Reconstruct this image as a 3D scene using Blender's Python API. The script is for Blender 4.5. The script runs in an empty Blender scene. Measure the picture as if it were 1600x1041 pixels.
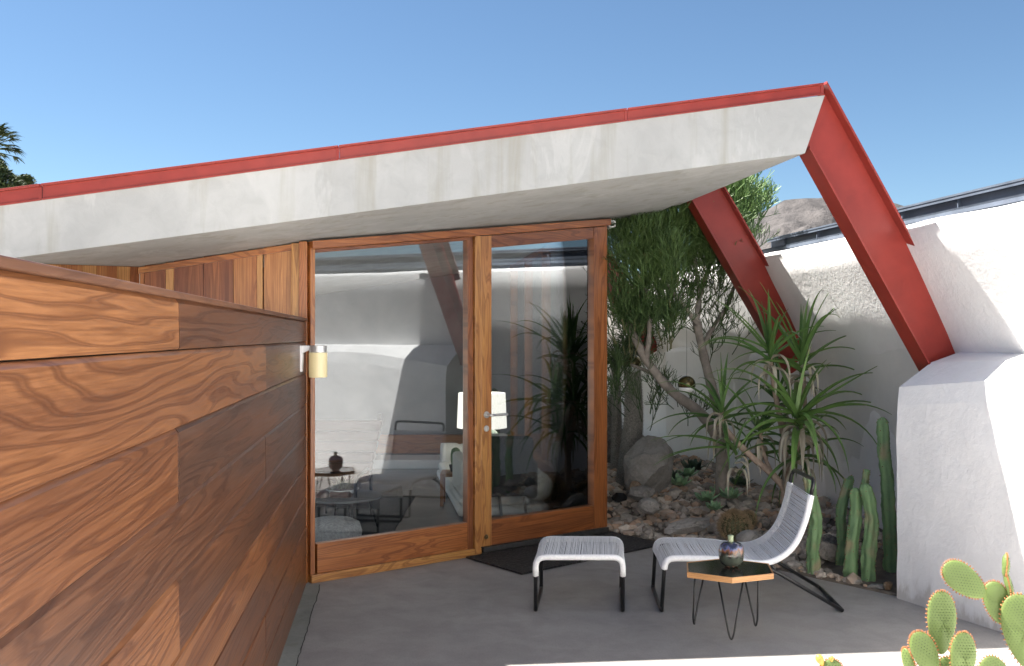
import bpy, math, random
from mathutils import Vector, Matrix, noise
R = math.radians
scene = bpy.context.scene
COL = scene.collection
# ------------------------------------------------------------------ camera
F = 1500.0; HY = 525.0; CH = 1.5
cam = bpy.data.cameras.new('camera'); camo = bpy.data.objects.new('camera', cam); COL.objects.link(camo)
camo.location = (0, 0, CH); camo.rotation_euler = (R(90), 0, 0)
cam.sensor_width = 36; cam.lens = F/1600*36; cam.shift_y = (HY-520.5)/1600
cam.clip_start = 0.05; cam.clip_end = 20000
scene.camera = camo
# ------------------------------------------------------------------ sky, sun, exposure
SUN = Vector((-.67, .205, 1.0)).normalized()
w = bpy.data.worlds.new('World'); scene.world = w; w.use_nodes = True
nt = w.node_tree; nt.nodes.clear()
sk = nt.nodes.new('ShaderNodeTexSky'); sk.sky_type = 'NISHITA'; sk.sun_disc = False
sk.sun_elevation = math.asin(SUN.z); sk.sun_rotation = math.atan2(SUN.x, SUN.y) % (2*math.pi)
sk.altitude = 800; sk.air_density = 1.0; sk.dust_density = 0.1; sk.ozone_density = 3.0
bgn = nt.nodes.new('ShaderNodeBackground'); bgn.inputs['Strength'].default_value = 0.0525
wo = nt.nodes.new('ShaderNodeOutputWorld')
mxn = nt.nodes.new('ShaderNodeMix'); mxn.data_type = 'RGBA'; mxn.blend_type = 'MULTIPLY'; mxn.inputs[0].default_value = 1
mxn.inputs[7].default_value = (.64, .70, .71, 1)
nt.links.new(sk.outputs[0], mxn.inputs[6]); nt.links.new(mxn.outputs[2], bgn.inputs[0]); nt.links.new(bgn.outputs[0], wo.inputs[0])
sl = bpy.data.lights.new('sun', 'SUN'); sl.energy = 5.0; sl.angle = R(0.5); sl.color = (1.0, .95, .88)
so = bpy.data.objects.new('sun', sl); COL.objects.link(so); so.rotation_euler = SUN.to_track_quat('Z', 'Y').to_euler()
scene.view_settings.view_transform = 'Standard'; scene.view_settings.look = 'None'
scene.view_settings.exposure = 2.0; scene.view_settings.gamma = 1

# ------------------------------------------------------------------ helpers
def at(px, py, Y):
    return Vector(((px-800)/F*Y, Y, CH-(py-HY)/F*Y))
def gr(px, py, z=0.0):
    Y = F*(CH-z)/(py-HY); return Vector(((px-800)/F*Y, Y, z))
def nrm(v): return Vector(v).normalized()

class MB:
    def __init__(s):
        s.v = []; s.f = []; s.a = []; s.mi = []; s.uv = None
    def add(s, vs, fs, attr=None, mi=0):
        b = len(s.v); s.v += [tuple(p) for p in vs]
        s.a += (attr if isinstance(attr, list) else [attr or (0, 0, .5, .5)]*len(vs))
        for f in fs: s.f.append(tuple(b+i for i in f)); s.mi.append(mi)
    def hexa(s, p, A=None, B=None, tint=.5, rnd=None, mi=0):
        # p: 8 points, bottom 4 (ccw) then top 4 ; A,B wood axes
        rnd = random.random() if rnd is None else rnd
        p = [Vector(q) for q in p]
        if A is None: at_ = [(q.x, q.z, tint, rnd) for q in p]
        else: at_ = [(q.dot(A), q.dot(B), tint, rnd) for q in p]
        fs = [(3, 2, 1, 0), (4, 5, 6, 7), (0, 1, 5, 4), (1, 2, 6, 5), (2, 3, 7, 6), (3, 0, 4, 7)]
        c = sum(p, Vector())/8
        out = []
        for f in fs:
            m = sum((p[i] for i in f), Vector())/4
            n = (p[f[1]]-p[f[0]]).cross(p[f[2]]-p[f[0]])
            out.append(f if n.dot(m-c) >= 0 else f[::-1])
        s.add(p, out, at_, mi)
    def box(s, x0, x1, y0, y1, z0, z1, A=None, B=None, tint=.5, rnd=None, mi=0, T=None):
        p = [(x0, y0, z0), (x1, y0, z0), (x1, y1, z0), (x0, y1, z0), (x0, y0, z1), (x1, y0, z1), (x1, y1, z1), (x0, y1, z1)]
        if T: p = [T(*q) for q in p]
        s.hexa(p, A, B, tint, rnd, mi)
    def tube(s, pts, r, n=8, cap=True, attr=None, mi=0, closed=False):
        pts = [Vector(p) for p in pts]; N = len(pts)
        rr = r if isinstance(r, (list, tuple)) else [r]*N
        base = len(s.v); up = None; rings = []
        for i, p in enumerate(pts):
            if closed: t = (pts[(i+1) % N]-pts[i-1])
            else: t = pts[min(i+1, N-1)]-pts[max(i-1, 0)]
            t = t.normalized() if t.length > 1e-9 else Vector((0, 0, 1))
            if up is None:
                up = Vector((0, 0, 1)) if abs(t.z) < .9 else Vector((1, 0, 0))
            u = (up-t*up.dot(t)); u = u.normalized() if u.length > 1e-6 else t.orthogonal().normalized()
            up = u; v = t.cross(u)
            rings.append([p+(u*math.cos(2*math.pi*k/n)+v*math.sin(2*math.pi*k/n))*rr[i] for k in range(n)])
        vs = [q for g in rings for q in g]; fs = []
        for i in range(N if closed else N-1):
            j = (i+1) % N
            for k in range(n):
                l = (k+1) % n
                fs.append((i*n+k, i*n+l, j*n+l, j*n+k))
        if cap and not closed:
            fs.append(tuple(range(n-1, -1, -1))); fs.append(tuple((N-1)*n+k for k in range(n)))
        s.add(vs, fs, attr, mi)
    def lathe(s, prof, c=(0, 0, 0), n=24, attr=None, mi=0, fn=None):
        vs = []; fs = []
        for i, (r, z) in enumerate(prof):
            for k in range(n):
                a = 2*math.pi*k/n; q = r*(fn(a, i) if fn else 1)
                vs.append((c[0]+q*math.cos(a), c[1]+q*math.sin(a), c[2]+z))
        for i in range(len(prof)-1):
            for k in range(n):
                l = (k+1) % n; fs.append((i*n+k, i*n+l, (i+1)*n+l, (i+1)*n+k))
        fs.append(tuple(range(n-1, -1, -1))); fs.append(tuple((len(prof)-1)*n+k for k in range(n)))
        s.add(vs, fs, attr, mi)
    def build(s, name, mats, parent=None, smooth=False, bevel=0, loc=None):
        me = bpy.data.meshes.new(name)
        off = Vector(loc) if loc is not None else None
        vs = s.v if off is None else [tuple(Vector(q)-off) for q in s.v]
        me.from_pydata(vs, [], s.f); 
        at_ = me.attributes.new('wc', 'FLOAT_COLOR', 'POINT')
        at_.data.foreach_set('color', [c for a in s.a for c in a])
        if not isinstance(mats, (list, tuple)): mats = [mats]
        for m in mats: me.materials.append(m)
        if len(mats) > 1: me.polygons.foreach_set('material_index', s.mi)
        if smooth: me.polygons.foreach_set('use_smooth', [True]*len(me.polygons))
        me.validate(); me.update()
        o = bpy.data.objects.new(name, me); COL.objects.link(o)
        if off is not None: o.location = off
        if parent is not None:
            o.parent = parent
            if off is None: o.location = -parent.location if parent.parent is None else Vector((0, 0, 0))
            else: o.location = off-parent.location
        if bevel:
            b = o.modifiers.new('bevel', 'BEVEL'); b.width = bevel; b.segments = 2; b.limit_method = 'ANGLE'; b.angle_limit = R(40)
        return o
def tag(o, label, cat, group=None, kind=None):
    if label: o['label'] = label
    if cat: o['category'] = cat
    if group: o['group'] = group
    if kind: o['kind'] = kind
    return o
def thing(name, label, cat, loc=(0, 0, 0), group=None):
    o = bpy.data.objects.new(name, None); COL.objects.link(o); o.location = loc; o.empty_display_size = .1
    return tag(o, label, cat, group)
def sub(o, parent):   # parent a part's part: both live in the root's frame
    o.parent = parent; o.location = (0, 0, 0); return o
def structure(o): o['kind'] = 'structure'; return o

# ------------------------------------------------------------------ materials
class N:
    def __init__(s, name):
        s.m = bpy.data.materials.new(name); s.m.use_nodes = True
        s.t = s.m.node_tree; s.p = s.t.nodes['Principled BSDF']
    def n(s, typ, **kw):
        x = s.t.nodes.new(typ)
        for k, v in kw.items(): setattr(x, k, v)
        return x
    def l(s, a, b): s.t.links.new(a, b)
    def inp(s, node, key, val):
        if hasattr(val, 'links') or isinstance(val, bpy.types.NodeSocket): s.l(val, node.inputs[key])
        else: node.inputs[key].default_value = val
    def math(s, op, a, b=0.0, c=None, clamp=False):
        x = s.n('ShaderNodeMath', operation=op, use_clamp=clamp); s.inp(x, 0, a); s.inp(x, 1, b)
        if c is not None: s.inp(x, 2, c)
        return x.outputs[0]
    def mix(s, f, a, b, mode='MIX'):
        x = s.n('ShaderNodeMix', data_type='RGBA', blend_type=mode)
        s.inp(x, 0, f)
        for k, v in ((6, a), (7, b)):
            if isinstance(v, (tuple, list)) and len(v) == 3: v = (*v, 1)
            s.inp(x, k, v)
        return x.outputs[2]
    def noise(s, vec, scale, detail=4, rough=.55, dist=0, W=None):
        x = s.n('ShaderNodeTexNoise')
        if W is not None: x.noise_dimensions = '4D'; s.inp(x, 'W', W)
        if vec is not None: s.l(vec, x.inputs['Vector'])
        x.inputs['Scale'].default_value = scale; x.inputs['Detail'].default_value = detail
        x.inputs['Roughness'].default_value = rough; x.inputs['Distortion'].default_value = dist
        return x.outputs[0]
    def ramp(s, f, stops, interp='LINEAR'):
        x = s.n('ShaderNodeValToRGB'); x.color_ramp.interpolation = interp
        e = x.color_ramp.elements
        while len(e) < len(stops): e.new(.5)
        for i, (p, c) in enumerate(stops):
            e[i].position = p; e[i].color = (c, c, c, 1) if not isinstance(c, (tuple, list)) else (*c, 1)
        s.l(f, x.inputs[0]); return x.outputs[0]
    def geo(s): return s.n('ShaderNodeNewGeometry').outputs['Position']
    def scalev(s, v, sc):
        x = s.n('ShaderNodeVectorMath', operation='MULTIPLY'); s.l(v, x.inputs[0]); x.inputs[1].default_value = sc
        return x.outputs[0]
    def bump(s, h, strength=.3, dist=.01):
        x = s.n('ShaderNodeBump'); x.inputs['Strength'].default_value = strength; x.inputs['Distance'].default_value = dist
        s.l(h, x.inputs['Height']); s.l(x.outputs[0], s.p.inputs['Normal'])
    def set(s, **kw):
        for k, v in kw.items():
            k = {'color': 'Base Color', 'rough': 'Roughness', 'metal': 'Metallic', 'coat': 'Coat Weight', 'coatr': 'Coat Roughness',
                 'spec': 'Specular IOR Level', 'em': 'Emission Color', 'ems': 'Emission Strength', 'sub': 'Subsurface Weight'}[k]
            if isinstance(v, tuple) and len(v) == 3: v = (*v, 1)
            s.inp(s.p, k, v)
        return s

def wood_mat(name, dark, mid, light, ring=.55, K=26, rough=.33, coat=.3, sx=.9, sy=5.5, lines=60.0):
    m = N(name)
    at_ = m.n('ShaderNodeAttribute', attribute_name='wc')
    sp = m.n('ShaderNodeSeparateXYZ'); m.l(at_.outputs['Vector'], sp.inputs[0])
    W = m.math('MULTIPLY', at_.outputs['Alpha'], 41.0)
    cb = m.n('ShaderNodeCombineXYZ'); m.l(m.math('MULTIPLY', sp.outputs[0], sx), cb.inputs[0]); m.l(m.math('MULTIPLY', sp.outputs[1], sy), cb.inputs[1])
    n1 = m.noise(cb.outputs[0], 1.0, 2.5, .42, .35, W)
    s1 = m.math('SINE', m.math('ADD', m.math('MULTIPLY', n1, K*2.2), m.math('MULTIPLY', sp.outputs[1], m.math('MULTIPLY_ADD', at_.outputs['Alpha'], 190.0, lines))))
    rg = m.ramp(m.math('MULTIPLY_ADD', s1, .5, .5), [(0, .25), (.3, 0), (.62, .12), (.86, .8), (.96, 1), (1, .6)])
    cf = m.n('ShaderNodeCombineXYZ'); m.l(m.math('MULTIPLY', sp.outputs[0], 5.0), cf.inputs[0]); m.l(m.math('MULTIPLY', sp.outputs[1], 190.0), cf.inputs[1])
    fib = m.noise(cf.outputs[0], 1.0, 3, .6, 0, W)
    n2 = m.noise(cb.outputs[0], 1.7, 3, .5, .2, m.math('ADD', W, 9.0))
    tint = m.math('ADD', sp.outputs[2], m.math('MULTIPLY_ADD', n2, .9, -.45), clamp=True)
    base = m.ramp(tint, [(0, dark), (.5, mid), (1, light)])
    dk = m.mix(1.0, base, (.36, .27, .23), 'MULTIPLY')
    c = m.mix(m.math('MULTIPLY', rg, ring), base, dk)
    c = m.mix(m.math('MULTIPLY', m.ramp(fib, [(.38, 1), (.58, 0)]), .6), c, m.mix(1.0, base, (.5, .42, .38), 'MULTIPLY'))
    pos = m.geo()
    big = m.noise(pos, 3.0, 6, .7)
    c = m.mix(m.ramp(big, [(.55, 0), (.75, .35)]), c, m.mix(1.0, c, (.72, .68, .66), 'MULTIPLY'))
    m.set(color=c, rough=m.math('MULTIPLY_ADD', fib, .25, rough-.1), coat=coat, coatr=.22)
    m.bump(m.math('ADD', fib, m.math('MULTIPLY', rg, -.6)), .25, .002)
    return m.m

def stucco(name, col, patch=.12, bumpd=.006, sc=38, rough=.85, stain=None, streak=0.0):
    m = N(name); pos = m.geo()
    a = m.noise(pos, 1.6, 5, .6, .4); b = m.noise(pos, sc, 4, .6, .5); v = m.noise(pos, 9, 4, .6, .8)
    c = m.mix(m.ramp(a, [(.35, 0), (.7, 1)]), col, tuple(x*(1-patch) for x in col))
    c = m.mix(m.math('MULTIPLY', m.ramp(v, [(.45, 0), (.7, 1)]), .35), c, tuple(x*(1-patch*1.6) for x in col))
    if streak:
        st = m.noise(m.scalev(pos, (7, 7, .6)), 1.3, 4, .6, .3)
        c = m.mix(m.math('MULTIPLY', m.ramp(st, [(.52, 0), (.68, 1)]), streak), c, stain)
        st2 = m.noise(m.scalev(pos, (3, 3, .9)), .9, 5, .65, .8)
        c = m.mix(m.math('MULTIPLY', m.ramp(st2, [(.56, 0), (.6, .8), (.72, .3)]), streak*.6), c, tuple(min(1, x*1.2) for x in col))
    if 'white' in name:
        sp = m.n('ShaderNodeSeparateXYZ'); m.l(pos, sp.inputs[0])
        dn = m.noise(m.scalev(pos, (5, 5, 2)), 2.5, 5, .65)
        f = m.ramp(m.math('ADD', sp.outputs[2], m.math('MULTIPLY_ADD', dn, -.45, .2)), [(.0, .55), (.06, .12), (.12, 0)])
        c = m.mix(f, c, (.40, .36, .31))
    m.set(color=c, rough=rough, spec=.25)
    m.bump(m.math('ADD', b, m.math('MULTIPLY', v, 1.3)), .55, bumpd)
    return m.m

def plain(name, col, rough=.5, metal=0, var=.0, sc=20, bump=0, **kw):
    m = N(name); c = col
    if var or bump:
        pos = m.geo(); a = m.noise(pos, sc, 5, .6, .3)
        if var: c = m.mix(m.ramp(a, [(.3, 0), (.7, 1)]), col, tuple(x*(1-var) for x in col))
        if bump: m.bump(a, .5, bump)
    m.set(color=c, rough=rough, metal=metal, **kw)
    return m.m

def leafy(name, c1, c2, c3=None, rough=.5, sc=3.0, bump=0):
    m = N(name); at_ = m.n('ShaderNodeAttribute', attribute_name='wc')
    sp = m.n('ShaderNodeSeparateXYZ'); m.l(at_.outputs['Vector'], sp.inputs[0])
    pos = m.geo(); nz = m.noise(pos, sc, 3, .5)
    f = m.math('ADD', at_.outputs['Alpha'], m.math('MULTIPLY_ADD', nz, .6, -.3), clamp=True)
    c = m.ramp(f, [(0, c1), (1, c2)])
    if c3: c = m.mix(sp.outputs[0], c, c3)
    m.set(color=c, rough=rough, spec=.35)
    if bump: m.bump(m.noise(pos, 60, 3), .5, bump)
    return m.m

M = {}
M['fence'] = wood_mat('varnished_fence_wood', (.098, .046, .027), (.215, .084, .033), (.42, .185, .068), ring=.82, K=46, lines=20.0, rough=.36, coat=.28, sx=.5, sy=6.5)
M['fence2'] = wood_mat('fence_cap_wood', (.14, .06, .03), (.26, .12, .06), (.4, .2, .1), ring=.4, rough=.5, coat=.1)
M['door'] = wood_mat('varnished_door_wood', (.20, .064, .02), (.40, .14, .038), (.52, .26, .075), ring=.75, K=45, rough=.33, coat=.35, sx=.8, sy=7)
M['siding'] = wood_mat('vertical_siding_wood', (.20, .06, .03), (.40, .15, .05), (.60, .32, .12), ring=.6, K=45, rough=.4, coat=.2, sx=.5, sy=9)
M['wall'] = stucco('white_stucco', (.83, .83, .83), .07, .005, 36, .9)
M['concrete'] = stucco('roof_concrete', (.45, .452, .44), .18, .003, 30, .85, (.33, .32, .275), .7)
M['soffit'] = stucco('soffit_plaster', (.66, .66, .64), .14, .004, 24, .9)
M['red'] = plain('red_painted_steel', (.30, .038, .028), .36, 0, .24, 7, .0008, spec=.4)
def floor_mat():
    m = N('patio_concrete'); pos = m.geo()
    a = m.noise(pos, .9, 6, .62, .6); b = m.noise(pos, 5, 6, .65, .3); g = m.noise(pos, 120, 3, .6); st = m.noise(m.scalev(pos, (2, 9, 1)), 3, 4, .6, .5)
    c = m.mix(m.ramp(a, [(.3, 0), (.7, 1)]), (.285, .268, .257), (.35, .333, .318))
    c = m.mix(m.math('MULTIPLY', m.ramp(b, [(.4, 0), (.75, 1)]), .5), c, (.175, .165, .158))
    c = m.mix(m.math('MULTIPLY', m.ramp(st, [(.5, 0), (.75, 1)]), .3), c, (.3, .29, .275))
    c = m.mix(m.math('MULTIPLY', m.ramp(g, [(.35, 1), (.55, 0)]), .25), c, (.15, .14, .13))
    m.set(color=c, rough=m.math('MULTIPLY_ADD', b, .3, .5), spec=.35)
    m.bump(m.math('ADD', g, b), .35, .002); return m.m
M['floor'] = floor_mat()
M['strip'] = stucco('kerb_concrete', (.30, .31, .28), .3, .004, 40, .9, (.2, .2, .17), .5)
M['soil'] = plain('soil', (.17, .14, .11), .95, 0, .5, 15, .02)
M['ground'] = plain('dry_ground', (.34, .29, .23), .95, 0, .3, .4, .01)
M['black'] = plain('black_steel', (.012, .012, .013), .35, 0, .2, 30, spec=.5)
M['blackmetal'] = plain('dark_threshold_metal', (.09, .09, .088), .45, .6, .3, 25)
M['chrome'] = plain('chrome', (.62, .62, .62), .3, .6)
M['brass'] = plain('worn_brass', (.35, .27, .16), .3, 1)
M['whitepaint'] = plain('white_enamel', (.82, .82, .82), .3)
def mat_cord():
    m = N('white_cord'); pos = m.geo(); a = m.noise(pos, 90, 3)
    at_ = m.n('ShaderNodeAttribute', attribute_name='wc')
    c = m.mix(at_.outputs['Alpha'], (.86, .86, .87), (.93, .93, .93)); c = m.mix(m.ramp(a, [(.4, .25), (.6, 0)]), c, (.6, .61, .63))
    m.set(color=c, rough=.6); m.bump(a, .4, .001); return m.m
M['cord'] = mat_cord()
def glass_mat(name, tint=(.97, .985, .98), k=1.0, wav=.0):
    m = N(name); t = m.t
    t.nodes.remove(m.p)
    out = [x for x in t.nodes if x.type == 'OUTPUT_MATERIAL'][0]
    tr = m.n('ShaderNodeBsdfTransparent'); tr.inputs[0].default_value = (*tint, 1)
    gl = m.n('ShaderNodeBsdfGlossy'); gl.inputs['Roughness'].default_value = 0.0; gl.inputs[0].default_value = (.95, .97, 1, 1)
    fr = m.n('ShaderNodeFresnel'); fr.inputs[0].default_value = 1.52
    f = m.math('MULTIPLY', fr.outputs[0], k, clamp=True)
    if wav:
        nz = m.noise(m.geo(), 2.2, 2); b = m.n('ShaderNodeBump'); b.inputs['Strength'].default_value = wav; b.inputs['Distance'].default_value = .02
        m.l(nz, b.inputs['Height']); m.l(b.outputs[0], gl.inputs['Normal'])
    mx = m.n('ShaderNodeMixShader'); m.l(f, mx.inputs[0]); m.l(tr.outputs[0], mx.inputs[1]); m.l(gl.outputs[0], mx.inputs[2])
    m.l(mx.outputs[0], out.inputs[0]); return m.m
M['glass'] = glass_mat('window_glass', (.95, .97, .97), 1.75, .006); M['glassd'] = glass_mat('door_glass', (.95, .97, .97), 2.5, .006)
M['glass2'] = glass_mat('side_glass', (.9, .93, .93), 1.6)

# ------------------------------------------------------------------ layout constants
def soffit(X, Y): return 1.877+.1522*(X+2.533)+.0115*(Y-4.75)
E = Vector((-.156, 1, 0))                       # roof edge / garden wall run along this
def wallx(q, Y): return q-.156*Y
P1 = Vector((-1.239, 5.844, 0)); D = Vector((.798, .6025, 0)).normalized(); NN = Vector((D.y, -D.x, 0))
def W_(t, h, n=0): return P1+D*t+NN*n+Vector((0, 0, h))
def hs(t, n=0): p = W_(t, 0, n); return soffit(p.x, p.y)

# ------------------------------------------------------------------ ground and patio
g = MB(); g.add([(-4000, -4000, -.06), (4000, -4000, -.06), (4000, 6000, -.06), (-4000, 6000, -.06)], [(0, 1, 2, 3)])
structure(g.build('ground', M['ground']))
bedA = gr(955, 833); bedB = gr(1400, 932)
fl = MB()
ed = [Vector((-2.2, 3.9, 0)), Vector((wallx(3.6, 3.9), 3.9, 0)), Vector((wallx(3.6, 5.3), 5.3, 0)), Vector(bedB)+Vector((.25, -.3, 0)), bedA, Vector((.3, 7.6, 0)), Vector((-1.6, 6.2, 0)), Vector((-2.2, 5, 0))]
n_ = len(ed)
fl.add([(*q.xy, 0) for q in ed]+[(*q.xy, -.12) for q in ed], [tuple(range(n_))]+[(i+n_, (i+1) % n_+n_, (i+1) % n_, i) for i in range(n_)])
structure(fl.build('patio_floor', M['floor']))
def fx(Y): return -.5276-.124*Y              # fence face
st = MB(); K = 60; random.seed(3)
row = []
for i in range(K+1):
    Y = .3+(5.79-.3)*i/K
    row.append((fx(Y)-.01, Y, .004)); row.append((fx(Y)+.088+.008*noise.noise(Vector((Y*3, 0, 0)))+.004*random.uniform(-1, 1), Y, .004))
st.add(row, [(2*i, 2*i+1, 2*i+3, 2*i+2) for i in range(K)])
structure(st.build('concrete_kerb_strip', M['strip']))
ck = MB(); row = []
for i in range(K*2+1):
    Y = .3+(5.76-.3)*i/K/2; b = fx(Y)+.089+.007*noise.noise(Vector((Y*3, 0, 0))); wd = .003+.003*random.random()
    b += random.uniform(-.003, .003); row += [(b, Y, .008), (b+wd, Y, .008)]
ck.add(row, [(2*i, 2*i+1, 2*i+3, 2*i+2) for i in range(K*2)])
structure(ck.build('floor_crack', plain('crack_dark', (.02, .018, .015), .95)))

m = MB(); m.add([(-60, -60, -.03), (60, -60, -.03), (60, -7, -.03), (-60, -7, -.03)], [(0, 1, 2, 3)])
m.add([(-2.15, -7, -.004), (4.6, -7, -.004), (4.6, 3.895, -.004), (-2.15, 3.895, -.004)], [(0, 1, 2, 3)])
m.add([(-60, -7, -.031), (-2.15, -7, -.031), (-2.15, 5, -.031), (-60, 5, -.031)], [(0, 1, 2, 3)])
structure(m.build('bounce_pavement', plain('bounce_concrete', (.72, .69, .65), .9, 0, .1, 2)))  # pale paving added out of view, bounces sunlight up into the shaded patio
# rock bed
def bd(X, Y):   # distance behind the bed's front edge
    d = (bedB-bedA).normalized(); n = Vector((-d.y, d.x, 0)); return (Vector((X, Y, 0))-bedA).dot(n)
if bd(2.0, 9) < 0: _s = -1
else: _s = 1
def bedh(X, Y):
    d = bd(X, Y)*_s
    t = max(0, min(1, (d-.02)/1.15)); t = t*t*(3-2*t)
    return .012+.21*t+.025*noise.noise(Vector((X*2.5, Y*2.5, 0)))*min(1, max(0, d)*3)
bed = MB(); nx, ny = 44, 90; vs = []
for j in range(ny+1):
    for i in range(nx+1):
        Y = 5.35+10*j/ny; x1 = wallx(3.56, Y); x0 = max(.2, min(bedA.x+(Y-bedA.y)/(bedB.y-bedA.y)*(bedB.x-bedA.x), x1)) if Y < bedA.y else wallx(1.93, Y)
        X = x0+(x1-x0)*i/nx; vs.append((X, Y, bedh(X, Y) if i else -.05))
bed.add(vs, [(j*(nx+1)+i, j*(nx+1)+i+1, (j+1)*(nx+1)+i+1, (j+1)*(nx+1)+i) for j in range(ny) for i in range(nx)])
structure(bed.build('planting_bed_soil', M['soil'], smooth=True))

# ------------------------------------------------------------------ stucco garden wall
wall = thing('stucco_wall', 'tall white stucco garden wall leaning over the planting bed, its lower edge stepped out', 'wall', (2.6, 7, 0))
def grid_wall(name, qa, za, qb, zb, Y0, Y1, ny, nz, jit, parent):
    m = MB(); vs = []
    for j in range(ny+1):
        for k in range(nz+1):
            Y = Y0+(Y1-Y0)*j/ny; t = k/nz; z = za+(zb-za)*t; q = qa+(qb-qa)*t
            q += jit*noise.noise(Vector((Y*1.7, z*2.3, 3)))
            vs.append((wallx(q, Y), Y, z))
    m.add(vs, [(j*(nz+1)+k, (j+1)*(nz+1)+k, (j+1)*(nz+1)+k+1, j*(nz+1)+k+1) for j in range(ny) for k in range(nz)])
    return m
QL, QT, ZL, ZT = 3.49, 3.09, 1.411, 2.134
wm = MB(); ny = 130; Y0, Y1 = -.6, 15.5
prof = [(QL+.06, -.1), (QL+.045, .5), (QL+.01, 1.33), (QL-.01, 1.40), (QL-.06, 1.5), (QL-.21, 1.78), (QT+.012, ZT-.03), (QT+.02, ZT-.008), (QT+.04, ZT+.004), (QT+.2, ZT+.006), (QT+.33, ZT), (QT+.5, -.1)]
# add vertical subdivisions
pr2 = []
for (a, b), (c, d) in zip(prof, prof[1:]):
    k = max(1, int(abs(d-b)/.12)) if d > .0 and b >= -.1 and (a, b) != prof[-2] else 1
    for i in range(k): pr2.append((a+(c-a)*i/k, b+(d-b)*i/k))
pr2.append(prof[-1]); npf = len(pr2)
vs = []
for j in range(ny+1):
    Y = Y0+(Y1-Y0)*j/ny
    for (q, z) in pr2:
        jj = .014*noise.noise(Vector((Y*1.9, z*2.4, 3)))+.004*noise.noise(Vector((Y*9, z*9, 3)))
        vs.append((wallx(q+jj, Y), Y, z+(.012*noise.noise(Vector((Y*2.2, 1, 9))) if z > 2 else 0)))
wm.add(vs, [(j*npf+k, (j+1)*npf+k, (j+1)*npf+k+1, j*npf+k+1) for j in range(ny) for k in range(npf-1)]+[tuple(range(npf)), tuple(ny*npf+k for k in range(npf))])
wm.build('wall_body', M['wall'], wall, smooth=True)
m = MB(); ra, rb_ = Vector((wallx(QL-.1, -.5), -.5, 0)), Vector((-.9, -4.4, 0)); rn = (rb_-ra).normalized(); rn = Vector((rn.y, -rn.x, 0))*.25  # unseen wall added behind the camera to throw sunlight back onto the patio
vs = []; K2 = 40
for i in range(K2+1):
    p = ra.lerp(rb_, i/K2)
    for (n_, z) in ((0, -.05), (0, 1.2), (0, 2.4), (0, 4.6), (1, 4.6), (1, -.05)):
        j = .01*noise.noise(Vector((i*.3, z*2, 7))); q = p-rn*n_; vs.append((q.x+j, q.y+j, z))
m.add(vs, [(i*6+k, (i+1)*6+k, (i+1)*6+k+1, i*6+k+1) for i in range(K2) for k in range(5)]+[tuple(range(6)), tuple(K2*6+k for k in range(6))])
m.build('bounce_wall', M['wall'], wall, smooth=False)
# buttresses: sawtooth shoulders under each slanting beam
def buttress(off, long=False, k=0):
    A = Vector((2.20, 5.488, 0)); B = Vector((2.484, 4.839, 0)); dd = (B-A).normalized()
    o = E*off
    L = .72 if not long else 9
    pts = []
    A2 = Vector((wallx(QL+.1, A.y+.10), A.y+.10, 0))
    def front(t): return A+dd*t
    m = MB(); vs = []; fs = []
    nn = 14 if not long else 60
    nz = 12
    for i in range(nn+1):
        if long:
            t = 3.2*i/nn
            p = front(t) if t < 1.05 else front(1.05)+Vector((.156, -1, 0)).normalized()*(t-1.05)*2.5
        else:
            t = L*i/nn; p = front(t)
        ht = 1.207+.105*min(t, 1.2)
        for k2 in range(nz+1):
            z = -.05+(ht+.05)*k2/nz
            j = .007*noise.noise(Vector((t*5, z*5, off)))
            back = .0
            if k2 == nz: back = .018
            q = p+Vector((.916, .4, 0))*back
            vs.append(Vector((q.x+j, q.y, z)))
        # top slope to the wall ledge
        yq = p.y+.10
        w_ = Vector((wallx(QL+.02, yq), yq, 1.418))
        mid = p.lerp(w_, .5); mid.z = ht+(1.418-ht)*.62+.01
        vs.append(mid); vs.append(w_)
    M1 = nz+3
    for i in range(nn):
        for k2 in range(M1-1): fs.append((i*M1+k2, (i+1)*M1+k2, (i+1)*M1+k2+1, i*M1+k2+1))
    # left return face
    b = len(vs); 
    for k2 in range(nz+1): vs.append(Vector((A2.x, A2.y, vs[k2].z)))
    for k2 in range(nz): fs.append((k2, k2+1, b+k2+1, b+k2))
    fs.append((nz, nz+1, b+nz)); fs.append((nz+1, nz+2, b+nz))
    if not long:   # far end return
        pass
    m.add([v+o for v in vs], fs)
    return m.build('buttress', M['wall'], wall, smooth=False)
buttress(0, True)
def low_buttress(x, y):
    a = Vector((x, y, 0)); b = a+Vector((.4, -.916, 0))*.95; c_ = Vector((wallx(QL+.15, b.y), b.y, 0)); d = Vector((wallx(QL+.15, y+.1), y+.1, 0))
    m = MB(); m.hexa([Vector((p.x, p.y, 0)) for p in (a, b, c_, d)]+[Vector((p.x, p.y, z)) for p, z in ((a, 1.34), (b, 1.40), (c_, 1.42), (d, 1.42))])
    m.build('buttress', M['wall'], wall, bevel=.03)
low_buttress(2.01, 8.2); low_buttress(1.66, 10.45)

# ------------------------------------------------------------------ house
house = thing('house', 'low mid-century house with sloping concrete roof slab, red steel beams and wood framed glass front', 'house', (0, 8, 0))
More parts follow.
